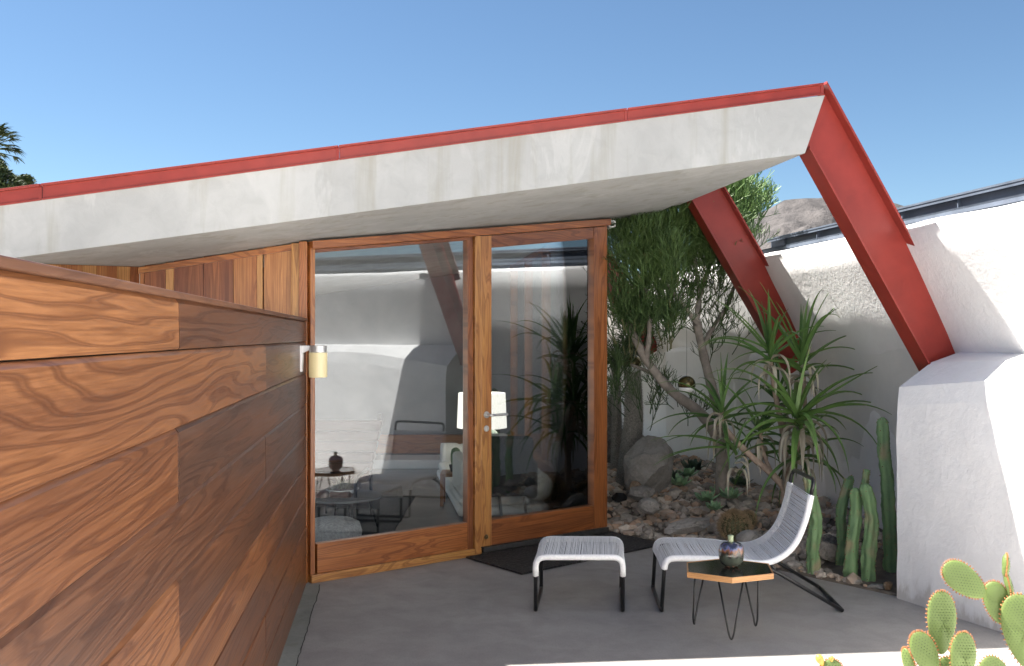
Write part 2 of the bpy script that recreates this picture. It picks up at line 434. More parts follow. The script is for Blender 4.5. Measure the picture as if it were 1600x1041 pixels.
# roof slab : fascia line
FA = Vector((-4.3, 4.75-.144*4.967, 0)); 
def fy(X): return 4.75+.144*(X+2.533)
CX = 1.633; CY = fy(CX)                         # right bottom corner
slab = MB()
def thick(X): return .27+.0098*(X+2.533)
nX = 40; nY = 1
xs = [-4.3+(CX+4.3)*i/nX for i in range(nX+1)]
YB = 15.0
ff = []
for i, X in enumerate(xs):
    last = i == nX
    zb = soffit(X, fy(X)); tx = X+(.115 if last else 0); zt = soffit(X, fy(X))+thick(X)+ (.016 if last else 0)
    Yb = YB; Xb = X-.156*(YB-fy(X))*max(0, min(1, (X+3)/4)); zbb = soffit(Xb, Yb)+ (0 if X < 0 else .0)
    if last: zbb = zb+.0
    ff.append([(X, fy(X), zb), (tx, fy(tx), zt), (Xb+(tx-X), Yb, zbb+thick(X)), (Xb, Yb, zbb)])
vs = [p for r in ff for p in r]
fs = []
for i in range(nX):
    for k in range(4):
        l = (k+1) % 4; fs.append((i*4+k, i*4+l, (i+1)*4+l, (i+1)*4+k)[::-1])
fs.append((0, 1, 2, 3)); fs.append((nX*4+3, nX*4+2, nX*4+1, nX*4))
slab.add(vs, fs)
ro = slab.build('roof_slab', M['concrete'], house)
# steel channel on the roof edge
ch = MB()
XL, XR = -4.3, 1.735
def rs(X): return soffit(X, fy(X))+thick(X)
segs = [(-4.3, -2.34), (-2.335, -.90), (-.895, .62), (.625, XR)]
for a, b in segs:
    for (n0, n1, z0, z1) in ((-.004, .012, -.022, .046), (-.026, .10, .044, .056), (-.012, -.003, -.025, -.015)):
        p = []
        for X, n, z in ((a, n0, z0), (b, n0, z0), (b, n1, z0), (a, n1, z0), (a, n0, z1), (b, n0, z1), (b, n1, z1), (a, n1, z1)):
            tap = 1.0-.22*(X+2.5)/4.3
            p.append((X, fy(X)+n, rs(X)+.02+z*tap))
        ch.hexa(p)
    ch.box(b-.012, b+.004, fy(b)-.010, fy(b)+.0, rs(b)+.0, rs(b)+.06)
ch.build('edge_channel', M['red'], house, bevel=.002)
# slanting beams
def beam(off, k):
    m = MB()
    top = at(1288, 130, CY+.05); 
    # beam axis in its plane: u along beam (down), v across (to upper right)
    pl = Vector((1, .20, 0)).normalized()
    a0 = at(1276, 128, CY+.07); a1 = at(1258, 240, CY+.07)
    # lower-left edge line passes (1258,240) -> (1452,584); upper-right edge passes (1294,132) -> (1500,550)
    Yt, Yb_ = CY+.07, CY+.27
    L0 = at(1258, 240, Yt); L1 = at(1456, 586, Yb_)
    R0 = at(1285, 136, Yt); R1 = at(1508, 558, Yb_+.02)
    dl = (L1-L0).normalized(); dr = (R1-R0).normalized()
    dirr = (dl+dr).normalized()
    v = (R0-L0); v = (v-dirr*v.dot(dirr)); Wd = v.length; v.normalize()
    if v.x < 0: v = -v
    nrmv = dirr.cross(v).normalized()
    if nrmv.y > 0: nrmv = -nrmv
    o = E*off
    Ltop = L0-dirr*.02; Lbot = L1+dirr*.02
    length = (Lbot-Ltop).length
    def P(u, vv, n): return Ltop+dirr*u+v*vv+nrmv*n+o
    def bx(u0, u1, v0, v1, n0, n1, sk0=0, sk1=0):
        # sk: end skew so that cuts follow the roof line and shoulder
        p = []
        for n in (n0, n1):
            for (u, vv) in ((u0, v0), (u1, v0), (u1, v1), (u0, v1)):
                uu = u+(sk0 if u == u0 else sk1)*(vv/Wd); p.append(P(uu, vv, n))
        m.hexa(p)
    s0 = (R0-L0).dot(dirr); s1 = (R1-L1).dot(dirr)
    bx(0, length, .010, Wd-.010, -.006, .006, s0, s1)
    bx(0, length+.0, 0, .012, -.075, .075, s0, s1)
    bx(0, length+.0, Wd-.012, Wd, -.075, .075, s0, s1)
    # small base plate
    bx(length-.002, length+.035, -.004, .05, -.08, .08)
    m.build('slanted_beam', M['red'], house, bevel=.002)
for k, off in enumerate((0, 1.93, 5.7)): beam(off, k)

# ---- front glazing
FR = -.02; BK = .07
def wbox(m, t0, t1, h0a, h0b, h1a, h1b, n0, n1, along='t', tint=.5, rnd=None):
    # h0: bottom at t0 / t1 ; h1: top at t0 / t1 ; n0 front, n1 back (n positive = towards the camera)
    p = []
    for n in (n0, n1):
        p += [W_(t0, h0a, n), W_(t1, h0b, n), W_(t1, h1b, n), W_(t0, h1a, n)]
    Z = Vector((0, 0, 1))
    m.hexa(p, D if along == 't' else Z, Z if along == 't' else D, tint, rnd)
window = thing('x', None, None); window.name = 'window'; window.parent = house; window.location = (0, 0, 0)
def hp(name, mb, mat, par, bevel=.0, smooth=False, label=None):
    o = mb.build(name, mat, None, bevel=bevel, smooth=smooth); o.parent = par
    o.location = -(house.location) if par is not None else (0, 0, 0)
    if label: o['label'] = label
    return o
T1 = 1.20
m = MB(); wbox(m, 0, T1+.06, 0.0, 0.0, .05, .05, .045, -.05, 't', .9, .13); hp('sill', m, M['door'], window, .004)
m = MB(); wbox(m, .045, T1-.045, .05, .05, .232, .232, .028, -.03, 't', .45, .31); hp('bottom_rail', m, M['door'], window, .004)
m = MB()
wbox(m, 0, .030, .05, .05, hs(0)-.05, hs(.03)-.05, .03, -.04, 'z', .5); wbox(m, T1-.047, T1, .05, .05, hs(T1-.047)-.05, hs(T1)-.05, .03, -.03, 'z', .12, .7)
hp('stile', m, M['door'], window, .003)
m = MB(); wbox(m, .005, 2.46, hs(.005)-.062, hs(2.46)-.062, hs(.005)-.012, hs(2.46)-.012, .05, -.05, 't', .4, .52)
wbox(m, .03, T1, hs(.03)-.085, hs(T1)-.085, hs(.03)-.063, hs(T1)-.063, .03, -.03, 't', .1, .22); hp('header', m, M['door'], window, .003)
m = MB(); wbox(m, .026, T1-.04, .225, .225, hs(.026)-.075, hs(T1-.04)-.075, .003, -.003); hp('glass_pane', m, M['glass'], window)
m = MB()
for a, b, n in ((T1+.002, T1+.05, .05),): wbox(m, a, b, .0, .0, hs(a)-.063, hs(b)-.063, n, -.05, 'z', .85, .77)
hp('post', m, M['door'], window, .003)
# left corner post
m = MB()
cp = []
for (x, y0, y1, z1) in ((-1.335, 5.80, 5.9, 0), (-1.245, 5.785, 5.9, 0)): pass
m.box(-1.345, -1.295, 5.85, 5.93, 0, soffit(-1.32, 5.85)-.008, Vector((0, 0, 1)), Vector((1, 0, 0)), .95, .42)
m.box(-1.292, -1.242, 5.815, 5.93, 0, soffit(-1.27, 5.82)-.008, Vector((0, 0, 1)), Vector((1, 0, 0)), .55, .93)
hp('corner_post', m, M['door'], window, .003)
# ---- door
door = thing('x', None, None); door.name = 'door'; door.parent = house; door.location = (0, 0, 0)
DL, DGL, DGR, DR = T1+.055, 1.345, 2.289, 2.425
th = lambda t: hs(t)-.066
m = MB(); wbox(m, DL, DGL, .055, .055, th(DL), th(DGL), .042, -.03, 'z', .80, .61); wbox(m, DGR, DR, .055, .055, th(DGR), th(DR), .042, -.03, 'z', .35, .44)
hp('stile', m, M['door'], door, .003)
m = MB(); wbox(m, DGL, DGR, .055, .055, .228, .228, .039, -.03, 't', .2, .87); hp('bottom_rail', m, M['door'], door, .003)
m = MB(); wbox(m, DGL, DGR, th(DGL)-.085, th(DGR)-.085, th(DGL), th(DGR), .039, -.03, 't', .15, .37); hp('top_rail', m, M['door'], door, .003)
m = MB(); wbox(m, DGL-.01, DGR+.01, .22, .22, th(DGL)-.08, th(DGR)-.08, .003, -.003); hp('glass_pane', m, M['glassd'], door)
m = MB(); wbox(m, DL+.01, DR, .018, .018, .054, .054, .062, .02); wbox(m, DL, DR+.03, -.01, -.01, .012, .012, .09, -.05)
hp('threshold', m, M['blackmetal'], door, .003)
m = MB(); wbox(m, DL, DR, .013, .013, .054, .054, .015, -.03); hp('draught_gap', m, plain('rubber', (.01, .01, .01), .8), door)
hz = 1.5-(648-HY)/F*6.6; tH = DL+.043
m = MB()
c = W_(tH, hz, .044)
m.tube([W_(tH, hz, .042), W_(tH, hz, .052)], .023, 16); m.tube([W_(tH, hz, .05), W_(tH, hz, .095), W_(tH+.01, hz, .102), W_(tH+.14, hz, .102)], .009, 10)
m.tube([W_(tH, hz-.095, .042), W_(tH, hz-.095, .050)], .021, 16)
wbox(m, tH-.006, tH+.006, hz-.112, hz-.112, hz-.09, hz-.09, .054, .049)
hp('handle', m, M['chrome'], door, .001, smooth=False)
m = MB(); m.tube([W_(tH, .12, .042), W_(tH, .12, .05)], .016, 14); m.tube([W_(tH, .12, .05), W_(tH, .12, .056)], .008, 10); hp('floor_bolt', m, M['brass'], door)
# sliding track end under the roof edge
m = MB()
for (a, b, c_, d) in ((0, .05, 0, .006), (0, .05, .044, .05), (0, .006, 0, .05), (.044, .05, 0, .018), (.044, .05, .032, .05)):
    p0 = W_(2.475, hs(2.475)-.075); m.box(p0.x+c_*.0+a, p0.x+b, p0.y-.02, p0.y+3.6, p0.z+c_, p0.z+d)
m.v = [(x-.156*(y-W_(2.475, 0).y), y, z) for (x, y, z) in m.v]
hp('curtain_track', m, M['whitepaint'], house)
# ---- vertical board siding left of the window, with its return
sd = MB(); random.seed(11); Z = Vector((0, 0, 1))
tints = [.75, .25, .75, .45, .15, .95, .3, .8, .3, .6]
x = -1.35
bw = [(.0, .165, .85), (.168, .05, 1), (.205, .0, 0)]
X0 = -1.35; defs = [(.176, .72), (.008, 0), (.035, .98), (.145, .55), (.183, .2), (.183, .12), (.05, .95), (.13, .22), (.03, .6)]
x = X0
for wd, t in defs:
    if t > 0: sd.box(x-wd+.003, x, 5.90, 5.93, 0, soffit(x-wd/2, 5.9)-.004, Z, Vector((1, 0, 0)), t)
    x -= wd
XC = x
sd.box(XC, X0, 5.932, 5.95, 0, soffit(XC, 5.9)-.004, Z, Vector((1, 0, 0)), 0)
rd = Vector((-.26, -.966, 0)).normalized()
c0 = Vector((XC, 5.9, 0)); s = 0
for wd, t in [(.09, .3), (.12, .95), (.18, .55), (.12, .95), (.18, .6), (.18, .95), (.18, .15), (.18, .6), (.18, .3), (.18, .7), (.18, .3), (.18, .8)]:
    p = []
    for n in (0, .03):
        nv = Vector((-rd.y, rd.x, 0))*n
        if nv.x > 0: nv = -nv
        a, b = c0+rd*s+nv, c0+rd*(s+wd-.004)+nv
        p += [a, b, Vector((b.x, b.y, soffit(b.x, b.y)-.003)), Vector((a.x, a.y, soffit(a.x, a.y)-.003))]
    sd.hexa(p, Z, rd, t); s += wd
hp('board_siding', sd, M['siding'], house)
tr = MB(); p = []
for n in (0, 1):
    for (x, dz) in ((XC, 0), (-1.30, 0), (-1.30, 1), (XC, 1)):
        p.append((x, 5.875+n*.05, soffit(x, 5.88)-.045+dz*.037))
tr.hexa(p, Vector((1, 0, 0)), Z, .6, .3); hp('siding_trim', tr, M['door'], house, .002)

# ---- side glazing running back along the roof edge, and the interior
p2 = W_(2.40, 0); LB = 4.1
sg = thing('x', None, None); sg.name = 'side_window'; sg.parent = house; sg.location = (0, 0, 0)
En = E.normalized(); Ex = Vector((En.y, -En.x, 0))
def S_(s, h, n=0): return Vector((p2.x-.02, p2.y+.02, 0))+En*s+Ex*n+Vector((0, 0, h))
zr = soffit(p2.x, p2.y)
def sbox(m, s0, s1, h0, h1, n0, n1, along='s', tint=.5):
    p = []
    for n in (n0, n1): p += [S_(s0, h0, n), S_(s1, h0, n), S_(s1, h1, n), S_(s0, h1, n)]
    m.hexa(p, En if along == 's' else Z, Z if along == 's' else En, tint)
m = MB(); sbox(m, .05, LB, 0, .26, -.03, .03, 's', .3); sbox(m, .05, LB, .262, .29, -.06, .05, 's', .6); hp('sill', m, M['door'], sg, .004)
m = MB()
for i, s in enumerate([.0, 1.02, 2.04, 3.06, LB-.03]): sbox(m, s, s+.045, .29 if i else 0, zr-.02, -.045, .045, 'z', .5)
hp('mullion', m, M['door'], sg, .003)
m = MB(); sbox(m, .045, LB, zr-.09, zr-.005, -.04, .04, 's', .3); hp('header', m, M['door'], sg)
m = MB(); sbox(m, .05, LB-.03, .28, zr-.085, -.003, .003); hp('glass_pane', m, M['glass2'], sg)
bk = S_(LB, 0)
inn = MB()
inn.add([(-4.5, 5.98, .002), (-1.3, 5.98, .002), tuple(W_(0.02, .002, -.05)), tuple(W_(2.4, .002, -.05)), (bk.x, bk.y+.2, .002), (-4.5, bk.y+.2, .002)], [tuple(range(6))])
M['ifloor'] = plain('interior_floor', (.30, .28, .26), .25, 0, .3, 3)
hp('interior_floor', inn, M['ifloor'], house)
M['idark'] = plain('dark_glass_tone', (.20, .205, .215), .8, 0, .3, 3)
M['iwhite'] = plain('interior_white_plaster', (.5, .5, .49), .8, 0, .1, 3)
m = MB(); m.box(-4.5, bk.x+.05, bk.y+.05, bk.y+.2, 0, 2.6); hp('dark_back_glazing', m, M['idark'], house)  # back glazing as a solid slab, darkness beyond it put into the grey
m = MB(); m.box(-4.5, -1.36, 5.955, 5.99, 0, 1.9); hp('inner_wall', m, M['iwhite'], house)
m = MB(); m.box(-4, bk.x, bk.y-.02, bk.y+.045, .11, .33, Vector((1, 0, 0)), Z, .6, .2); hp('sill_board', m, M['door'], house, .005)
m = MB(); m.box(-4, bk.x-.02, bk.y-.55, bk.y-.03, 0, .10); hp('ledge', m, M['whitepaint'], house, .01)

# ------------------------------------------------------------------ wood fence (boards)
fence = thing('wood_fence', 'varnished horizontal board fence in mixed brown and orange tones beside the patio', 'fence', (-.8, 2, 0))
fdir = Vector((-.124, 1, 0)).normalized(); fn = Vector((fdir.y, -fdir.x, 0))
f0 = Vector((fx(0), 0, 0)); kf = math.sqrt(1+.124**2)
zz = [1.590, 1.464, 1.274, 1.089, .905, .720, .535, .350, .168, -.02]
jA = [-1.0, -.86*1, 2.348, 5.81]; 
rows = {0: ([-1.2, 2.348, 5.80], [.92, .32]), 1: ([-1.2, .74, 3.958, 5.80], [.3, .62, .22]), 2: ([-1.2, 2.348, 5.80], [.55, .12]),
        3: ([-1.2, .74, 3.958, 5.80], [.2, .22, .12]), 4: ([-1.2, 2.348, 5.80], [.66, .16]), 5: ([-1.2, .74, 3.958, 5.8], [.6, .58, .35]),
        6: ([-1.2, 2.348, 5.8], [.3, .26]), 7: ([-1.2, .74, 3.958, 5.8], [.5, .42, .4]), 8: ([-1.2, 2.348, 5.8], [.3, .3])}
random.seed(5)
rndv = {(0, 0): .03, (1, 1): .12, (2, 0): .22, (3, 1): .55, (4, 0): .3, (0, 1): .08, (1, 2): .4}
fm = MB()
for r, (js, ts) in rows.items():
    z1, z0 = zz[r], zz[r+1]
    for i in range(len(js)-1):
        a, b = js[i]*kf, js[i+1]*kf
        tilt = random.uniform(.001, .004); pr = random.uniform(0, .003)
        g_ = .003
        # lower edge proud of the upper edge and eased, like lapped siding
        def q(s, z, n): return f0+fdir*s+fn*n+Vector((0, 0, z))
        rnd = rndv.get((r, i), random.random()); t = ts[i]
        pf = [(z0+g_, -.02), (z0+g_, pr+tilt-.004), (z0+g_+.004, pr+tilt), (z1-.010, pr+.001), (z1-.0005, pr-.006), (z1-.0005, -.02)]
        vs = [q(s, z, n) for s in (a+.0015, b-.0015) for (z, n) in pf]
        n6 = len(pf)
        at_ = [(v.dot(fdir), v.z, t, rnd) for v in vs]
        fs = [(k, n6+k, n6+(k+1) % n6, (k+1) % n6) for k in range(n6)]+[tuple(range(n6)), tuple(range(2*n6-1, n6-1, -1))]
        fm.add(vs, fs, at_)
def fpart(name, mb, mat, bevel=0): return mb.build(name, mat, fence, bevel=bevel)
fpart('planks', fm, M['fence'])
m = MB(); 
def fbox(m, s0, s1, n0, n1, z0, z1, tint, rnd=None):
    p = []
    for z in (z0, z1):
        for (s, n) in ((s0, n0), (s1, n0), (s1, n1), (s0, n1)): p.append(f0+fdir*s+fn*n+Vector((0, 0, z)))
    m.hexa(p, fdir, Z, tint, rnd)
fbox(m, -1.2, 5.84, -.06, -.018, 0, 1.585, .1); fpart('backing', m, plain('dark_backing', (.03, .02, .015), .9))
m = MB(); fbox(m, -1.2, 5.84, -.075, .012, 1.590, 1.607, .15, .6); fpart('cap_rail', m, M['fence2'], .003)

# ------------------------------------------------------------------ neighbour's metal roof behind the wall
nb = thing('neighbour_roof', 'blue grey galvanised metal roof edge showing above the white wall', 'roof', (3.2, 6, 2))
M['galv'] = plain('galvanised_metal', (.15, .18, .23), .4, .2, .4, 4, .001)
M['tar'] = plain('dark_roof_felt', (.03, .038, .06), .7, 0, .4, 6)
def nbox(m, q0, q1, z0, z1, Ya=-3, Yb=8.5, dz=0):
    p = []
    for z, q in ((z0, q0), (z1, q1)): pass
    for z in (z0, z1):
        for (q, Y) in ((q0, Ya), (q0, Yb), (q1, Yb), (q1, Ya)): p.append((wallx(q, Y), Y, z))
    m.hexa(p)
m = MB(); nbox(m, 3.40, 3.415, 2.08, 2.215); nbox(m, 3.36, 3.43, 2.212, 2.224); nbox(m, 3.36, 3.366, 2.19, 2.224); nb1 = m
for i in range(26):
    Y = -2+i*.41; nbox(m, 3.385, 3.40, 2.1, 2.212, Y, Y+.012)
m.build('gutter', M['galv'], nb)
m = MB(); nbox(m, 3.43, 3.7, 2.1, 2.19); m.build('roof_felt', M['tar'], nb)
m = MB(); nbox(m, 3.62, 3.64, 2.19, 2.345); nbox(m, 3.58, 3.66, 2.345, 2.357); nbox(m, 3.585, 3.592, 2.325, 2.347)
for i in range(18): nbox(m, 3.60, 3.62, 2.2, 2.345, -2+i*.6, -2+i*.6+.01)
m.build('flashing', M['galv'], nb)
m = MB(); p = []
nbox(m, 3.66, 9.0, 2.2, 2.335); m.build('roof_deck', M['tar'], nb)

# ------------------------------------------------------------------ mountain
mt = MB(); nx, ny = 150, 40; vs = []
for j in range(ny+1):
    for i in range(nx+1):
        px = 1080+520*i/nx; t = j/ny; Y = 3600-1100*(1-t)
        keys = [(1080, 372), (1150, 345), (1195, 328), (1225, 313), (1262, 309), (1300, 308), (1340, 312), (1385, 314), (1420, 323), (1480, 345), (1600, 380)]
        for (a, b), (c_, d) in zip(keys, keys[1:]):
            if a <= px <= c_: k = (px-a)/(c_-a); py = b+(d-b)*k; break
        Ht = (HY-py)/F*3600
        X = (px-800)/F*Y
        n = noise.fractal(Vector((X/170, Y/170, 0)), 1.0, 2.0, 6)
        rid = 1-abs(noise.noise(Vector((X/110, Y/300, 5))))*1.6
        h = Ht*(.12+.88*t**1.1)+ (n*55+rid*30-20)*math.sin(math.pi*min(1, t*.93+.07))+ n*6
        vs.append((X, Y, h))
mt.add(vs, [(j*(nx+1)+i, j*(nx+1)+i+1, (j+1)*(nx+1)+i+1, (j+1)*(nx+1)+i) for j in range(ny) for i in range(nx)])
mm = N('desert_rock'); pos = mm.geo()
c = mm.mix(mm.ramp(mm.noise(pos, .012, 6, .65), [(.35, 0), (.65, 1)]), (.125, .115, .112), (.07, .066, .066))
mm.set(color=c, rough=.95, spec=.1); mm.bump(mm.noise(pos, .02, 8, .7), .8, 30)
structure(mt.build('mountain', mm.m, smooth=True))

#INSERT_OBJECTS
# ================================================================== patio furniture
def link_copy(root, loc, label):
    c = root.copy(); COL.objects.link(c); c.location = loc; c['label'] = label
    for ch_ in list(root.children):
        d = ch_.copy(); COL.objects.link(d); d.parent = c
        for g_ in ch_.children:
            e = g_.copy(); COL.objects.link(e); e.parent = d
    return c
random.seed(21)
def arc(p0, p1, p2, n=5):
    p0, p1, p2 = map(Vector, (p0, p1, p2)); return [p0*(1-t)**2+p1*2*t*(1-t)+p2*t*t for t in [i/n for i in range(n+1)]]
# ---- ottoman
FLo, FRo = Vector((.128, 5.208, 0)), Vector((.600, 5.200, 0)); bo = Vector((.045, .47, 0))
ot = thing('ottoman', 'low backless footstool woven in white cord on black steel legs, in front of the door', 'footstool', (.39, 5.45, 0))
HO = .300; rad = .055
def frame_profile(a, b, top, r=.055, low=.0):
    w = (b-a).normalized()
    return [a+Vector((0, 0, low))]+arc(a+Vector((0, 0, top-r)), a+Vector((0, 0, top)), a+w*r+Vector((0, 0, top)))+arc(b-w*r+Vector((0, 0, top)), b+Vector((0, 0, top)), b+Vector((0, 0, top-r)))+[b+Vector((0, 0, low))]
m = MB()
fr0 = frame_profile(FLo, FRo, HO, low=.012); bk0 = frame_profile(FLo+bo, FRo+bo, HO, low=.012)
m.tube(fr0, .011, 10); m.tube(bk0, .011, 10)
for a in (FLo, FRo):
    m.tube(arc(a+Vector((0, 0, .03)), a+Vector((0, 0, .011)), a+Vector((0, .02, .011)))+arc(a+bo+Vector((0, -.02, .011)), a+bo+Vector((0, 0, .011)), a+bo+Vector((0, 0, .03))), .011, 10)
m.build('frame', M['black'], ot, smooth=True)
def dense(pts, step):
    out = []; pts = [Vector(p) for p in pts]; L = 0; acc = [0]
    for a, b in zip(pts, pts[1:]): L += (b-a).length; acc.append(L)
    n = max(1, int(L/step))
    for i in range(n+1):
        d = L*i/n
        for k in range(len(pts)-1):
            if acc[k+1] >= d-1e-9: t = (d-acc[k])/max(1e-9, acc[k+1]-acc[k]); out.append(pts[k].lerp(pts[k+1], t)); break
    return out
def cord_seat(m, railA, railB, step, r=.0033, sag=.004, rr=.016, gap=.0):
    A, B = dense(railA, step), dense(railB, step); n = min(len(A), len(B))
    for i in range(n):
        a, b = A[i], B[i]
        ta = (A[min(i+1, n-1)]-A[max(i-1, 0)]).normalized(); w = (b-a).normalized(); up = ta.cross(w).normalized()
        if i and up.dot(cord_seat.last) < 0: up = -up
        elif not i and up.z < 0 and abs(up.z) > .3: up = -up
        cord_seat.last = up
        jit = ta*random.uniform(-.0012, .0012); jit2 = ta*random.uniform(-.0012, .0012)
        s_ = random.uniform(.5, 1)*sag
        pts = [a-w*.012-up*.004+jit, a-w*.006+up*(rr-.006)+jit, a+w*.012+up*rr+jit, a.lerp(b, .5)+up*(rr-s_)+jit, b-w*.012+up*rr+jit2, b+w*.006+up*(rr-.006)+jit2, b+w*.012-up*.004+jit2]
        sh = random.choice((.2, .6, .8, .9, 1))
        m.tube(pts, r*random.uniform(.85, 1.08), 5, attr=(0, 0, 0, sh))
railsel = lambda pr: [pr[0].lerp(pr[1], .80)]+pr[1:-1]+[pr[-1].lerp(pr[-2], .80)]
m = MB(); cord_seat(m, railsel(fr0), railsel(bk0), .0072, rr=.013)
m.build('woven_seat', M['cord'], ot, smooth=True)
for r__ in (fr0, bk0):
    m = MB(); m.tube(railsel(r__), .0165, 12, attr=(0, 0, 0, 1)); m.build('wrapped_rail', M['cord'], ot, smooth=True)
# ---- lounge chair
chr_ = thing('lounge_chair', 'low lounge chair with a curved white cord seat and back on a black steel frame', 'chair', (1.3, 5.45, 0))
prof_c = [(.826, .235), (.832, .265), (.848, .285), (.880, .293), (.98, .293), (1.12, .288), (1.26, .272), (1.36, .266), (1.43, .285), (1.49, .322), (1.54, .380), (1.575, .455), (1.602, .54), (1.622, .635)]
def side(Yc, dx): return [Vector((x+dx, Yc, z)) for x, z in prof_c]
nr, frr = side(5.208, 0), side(5.668, .02)
def smooth_path(p, n=3):
    out = []
    for i in range(len(p)-1):
        a, b, c_, d = p[max(i-1, 0)], p[i], p[i+1], p[min(i+2, len(p)-1)]
        for k in range(n):
            t = k/n; out.append(.5*((2*b)+(c_-a)*t+(2*a-5*b+4*c_-d)*t*t+(-a+3*b-3*c_+d)*t**3))
    return out+[p[-1]]
nr, frr = smooth_path(nr), smooth_path(frr)
m = MB()
for rl, Yc, dx in ((nr, 5.208, 0), (frr, 5.668, .02)):
    m.tube([Vector((.812+dx, Yc, .012))]+rl, .011, 10)
    m.tube([Vector((1.31+dx, Yc, .262)), Vector((1.40+dx, Yc, .235)), Vector((1.46+dx*2, Yc, .205)), Vector((1.79+dx*1.5, Yc, .012))], .0105, 10)
    m.tube([Vector((1.40+dx, Yc, .268)), Vector((1.44+dx, Yc, .215))], .009, 8)
m.tube([Vector((.812, 5.208, .03))]+arc((.812, 5.208, .012), (.812, 5.206, .011), (.813, 5.24, .011))+arc((.831, 5.64, .011), (.832, 5.668, .011), (.832, 5.668, .03)), .011, 10)
m.tube([Vector((1.79, 5.208, .012)), Vector((1.82, 5.668, .012))], .0115, 10)
h0, h1 = nr[-1], frr[-1]
m.tube([h0]+arc(h0+Vector((.010, 0, .05)), h0+Vector((.018, 0, .085)), h0+Vector((.018, .04, .085)))+arc(h1+Vector((.018, -.04, .075)), h1+Vector((.018, 0, .075)), h1+Vector((.008, 0, .04)))+[h1], .011, 10)
m.build('frame', M['black'], chr_, smooth=True)
m = MB(); cord_seat(m, nr, frr, .0076, rr=.014, sag=.006); m.build('woven_seat', M['cord'], chr_, smooth=True)
for r__ in (nr, frr):
    m = MB(); m.tube(r__, .0175, 12, attr=(0, 0, 0, 1)); m.build('wrapped_rail', M['cord'], chr_, smooth=True)
# ---- hexagonal table
tb = thing('side_table', 'small hexagonal side table with a black top, wood edge and hairpin legs', 'table', (1.1, 4.85, 0))
hexv = [(.9007, 4.955), (.866, 4.75), (1.064, 4.637), (1.288, 4.722), (1.318, 4.930), (1.11, 5.045)]
cx_, cy_ = sum(v[0] for v in hexv)/6, sum(v[1] for v in hexv)/6
def ring_(f, z): return [(cx_+(x-cx_)*f, cy_+(y-cy_)*f, z) for x, y in hexv]
HT = .33
m = MB(); top_ = ring_(.965, HT); bot = ring_(.965, HT-.022)
m.add(top_+bot, [tuple(range(6)), tuple(range(11, 5, -1))]+[(i+6, (i+1) % 6+6, (i+1) % 6, i) for i in range(6)])
m.build('table_top', plain('black_laminate', (.012, .014, .013), .13, spec=.5), tb)
m = MB(); o1, o2, i1, i2 = ring_(1, HT+.002), ring_(1, HT-.026), ring_(.966, HT+.002), ring_(.966, HT-.026)
vs = o1+o2+i1+i2; fs = []
for i in range(6):
    j = (i+1) % 6
    fs += [(i+6, j+6, j, i), (i, j, j+12, i+12), (i+12, j+12, j+18, i+18), (i+18, j+18, j+6, i+6)]
at_ = []
for (x, y, z) in vs: at_.append(((x-y)*1.0, z*2, .95, .3))
m.add(vs, fs, at_); m.build('edge_band', M['siding'], tb, bevel=.001)
for (fx_, fy_) in ((1.074, 4.70), (.940, 4.95), (1.248, 4.92)):
    m = MB(); f = Vector((fx_, fy_, .006)); cen = Vector((cx_, cy_, 0)); dr_ = (cen-Vector((fx_, fy_, 0))).normalized(); sd_ = Vector((-dr_.y, dr_.x, 0))
    ta = f+dr_*.035+sd_*.062; tb_ = f+dr_*.035-sd_*.062; ta.z = tb_.z = HT-.024
    m.tube([ta]+arc(f+sd_*.014+Vector((0, 0, .045)), f+Vector((0, 0, -.028)), f-sd_*.014+Vector((0, 0, .045)), 8)+[tb_], .0048, 8)
    m.build('leg', M['black'], tb, smooth=True)
# ---- glazed vase
def glaze():
    m = N('drip_glaze'); pos = m.geo()
    v = m.noise(m.scalev(pos, (55, 55, 14)), 1, 3, .5, .6); b = m.noise(pos, 22, 3)
    sp = m.n('ShaderNodeSeparateXYZ'); m.l(pos, sp.inputs[0])
    h = m.math('ADD', m.math('MULTIPLY', m.math('SUBTRACT', sp.outputs[2], .332), 8.5), m.math('MULTIPLY_ADD', v, .7, -.35))
    c = m.ramp(h, [(.02, (.42, .22, .16)), (.06, (.10, .11, .085)), (.5, (.07, .085, .065)), (.62, (.015, .014, .013)), (.74, (.22, .09, .04)), (.86, (.10, .13, .28)), (.97, (.035, .04, .07))])
    m.set(color=c, rough=.12, coat=.8); return m.m
vs_ = thing('vase', 'round brown and blue drip glazed vase with a pale green neck, on the small table', 'vase', (1.112, 4.865, HT+.002))
pf = [(.030, 0), (.034, .003), (.036, .006), (.050, .014), (.060, .03), (.065, .055), (.066, .08), (.060, .105), (.045, .119), (.022, .125), (.010, .127)]
m = MB(); m.lathe(pf, (1.112, 4.865, HT+.002), 40, fn=lambda a, i: 1-.035*abs(math.sin(a*4))**.5*(1 if 3 < i < 9 else 0)+0)
m.build('body', glaze(), vs_, smooth=True)
m = MB(); m.lathe([(.016, 0), (.013, .012), (.014, .024), (.016, .034), (.010, .036)], (1.108, 4.865, HT+.125), 20)
m.build('neck', plain('pale_green_glaze', (.38, .45, .28), .4, 0, .3, 60), vs_, smooth=True)
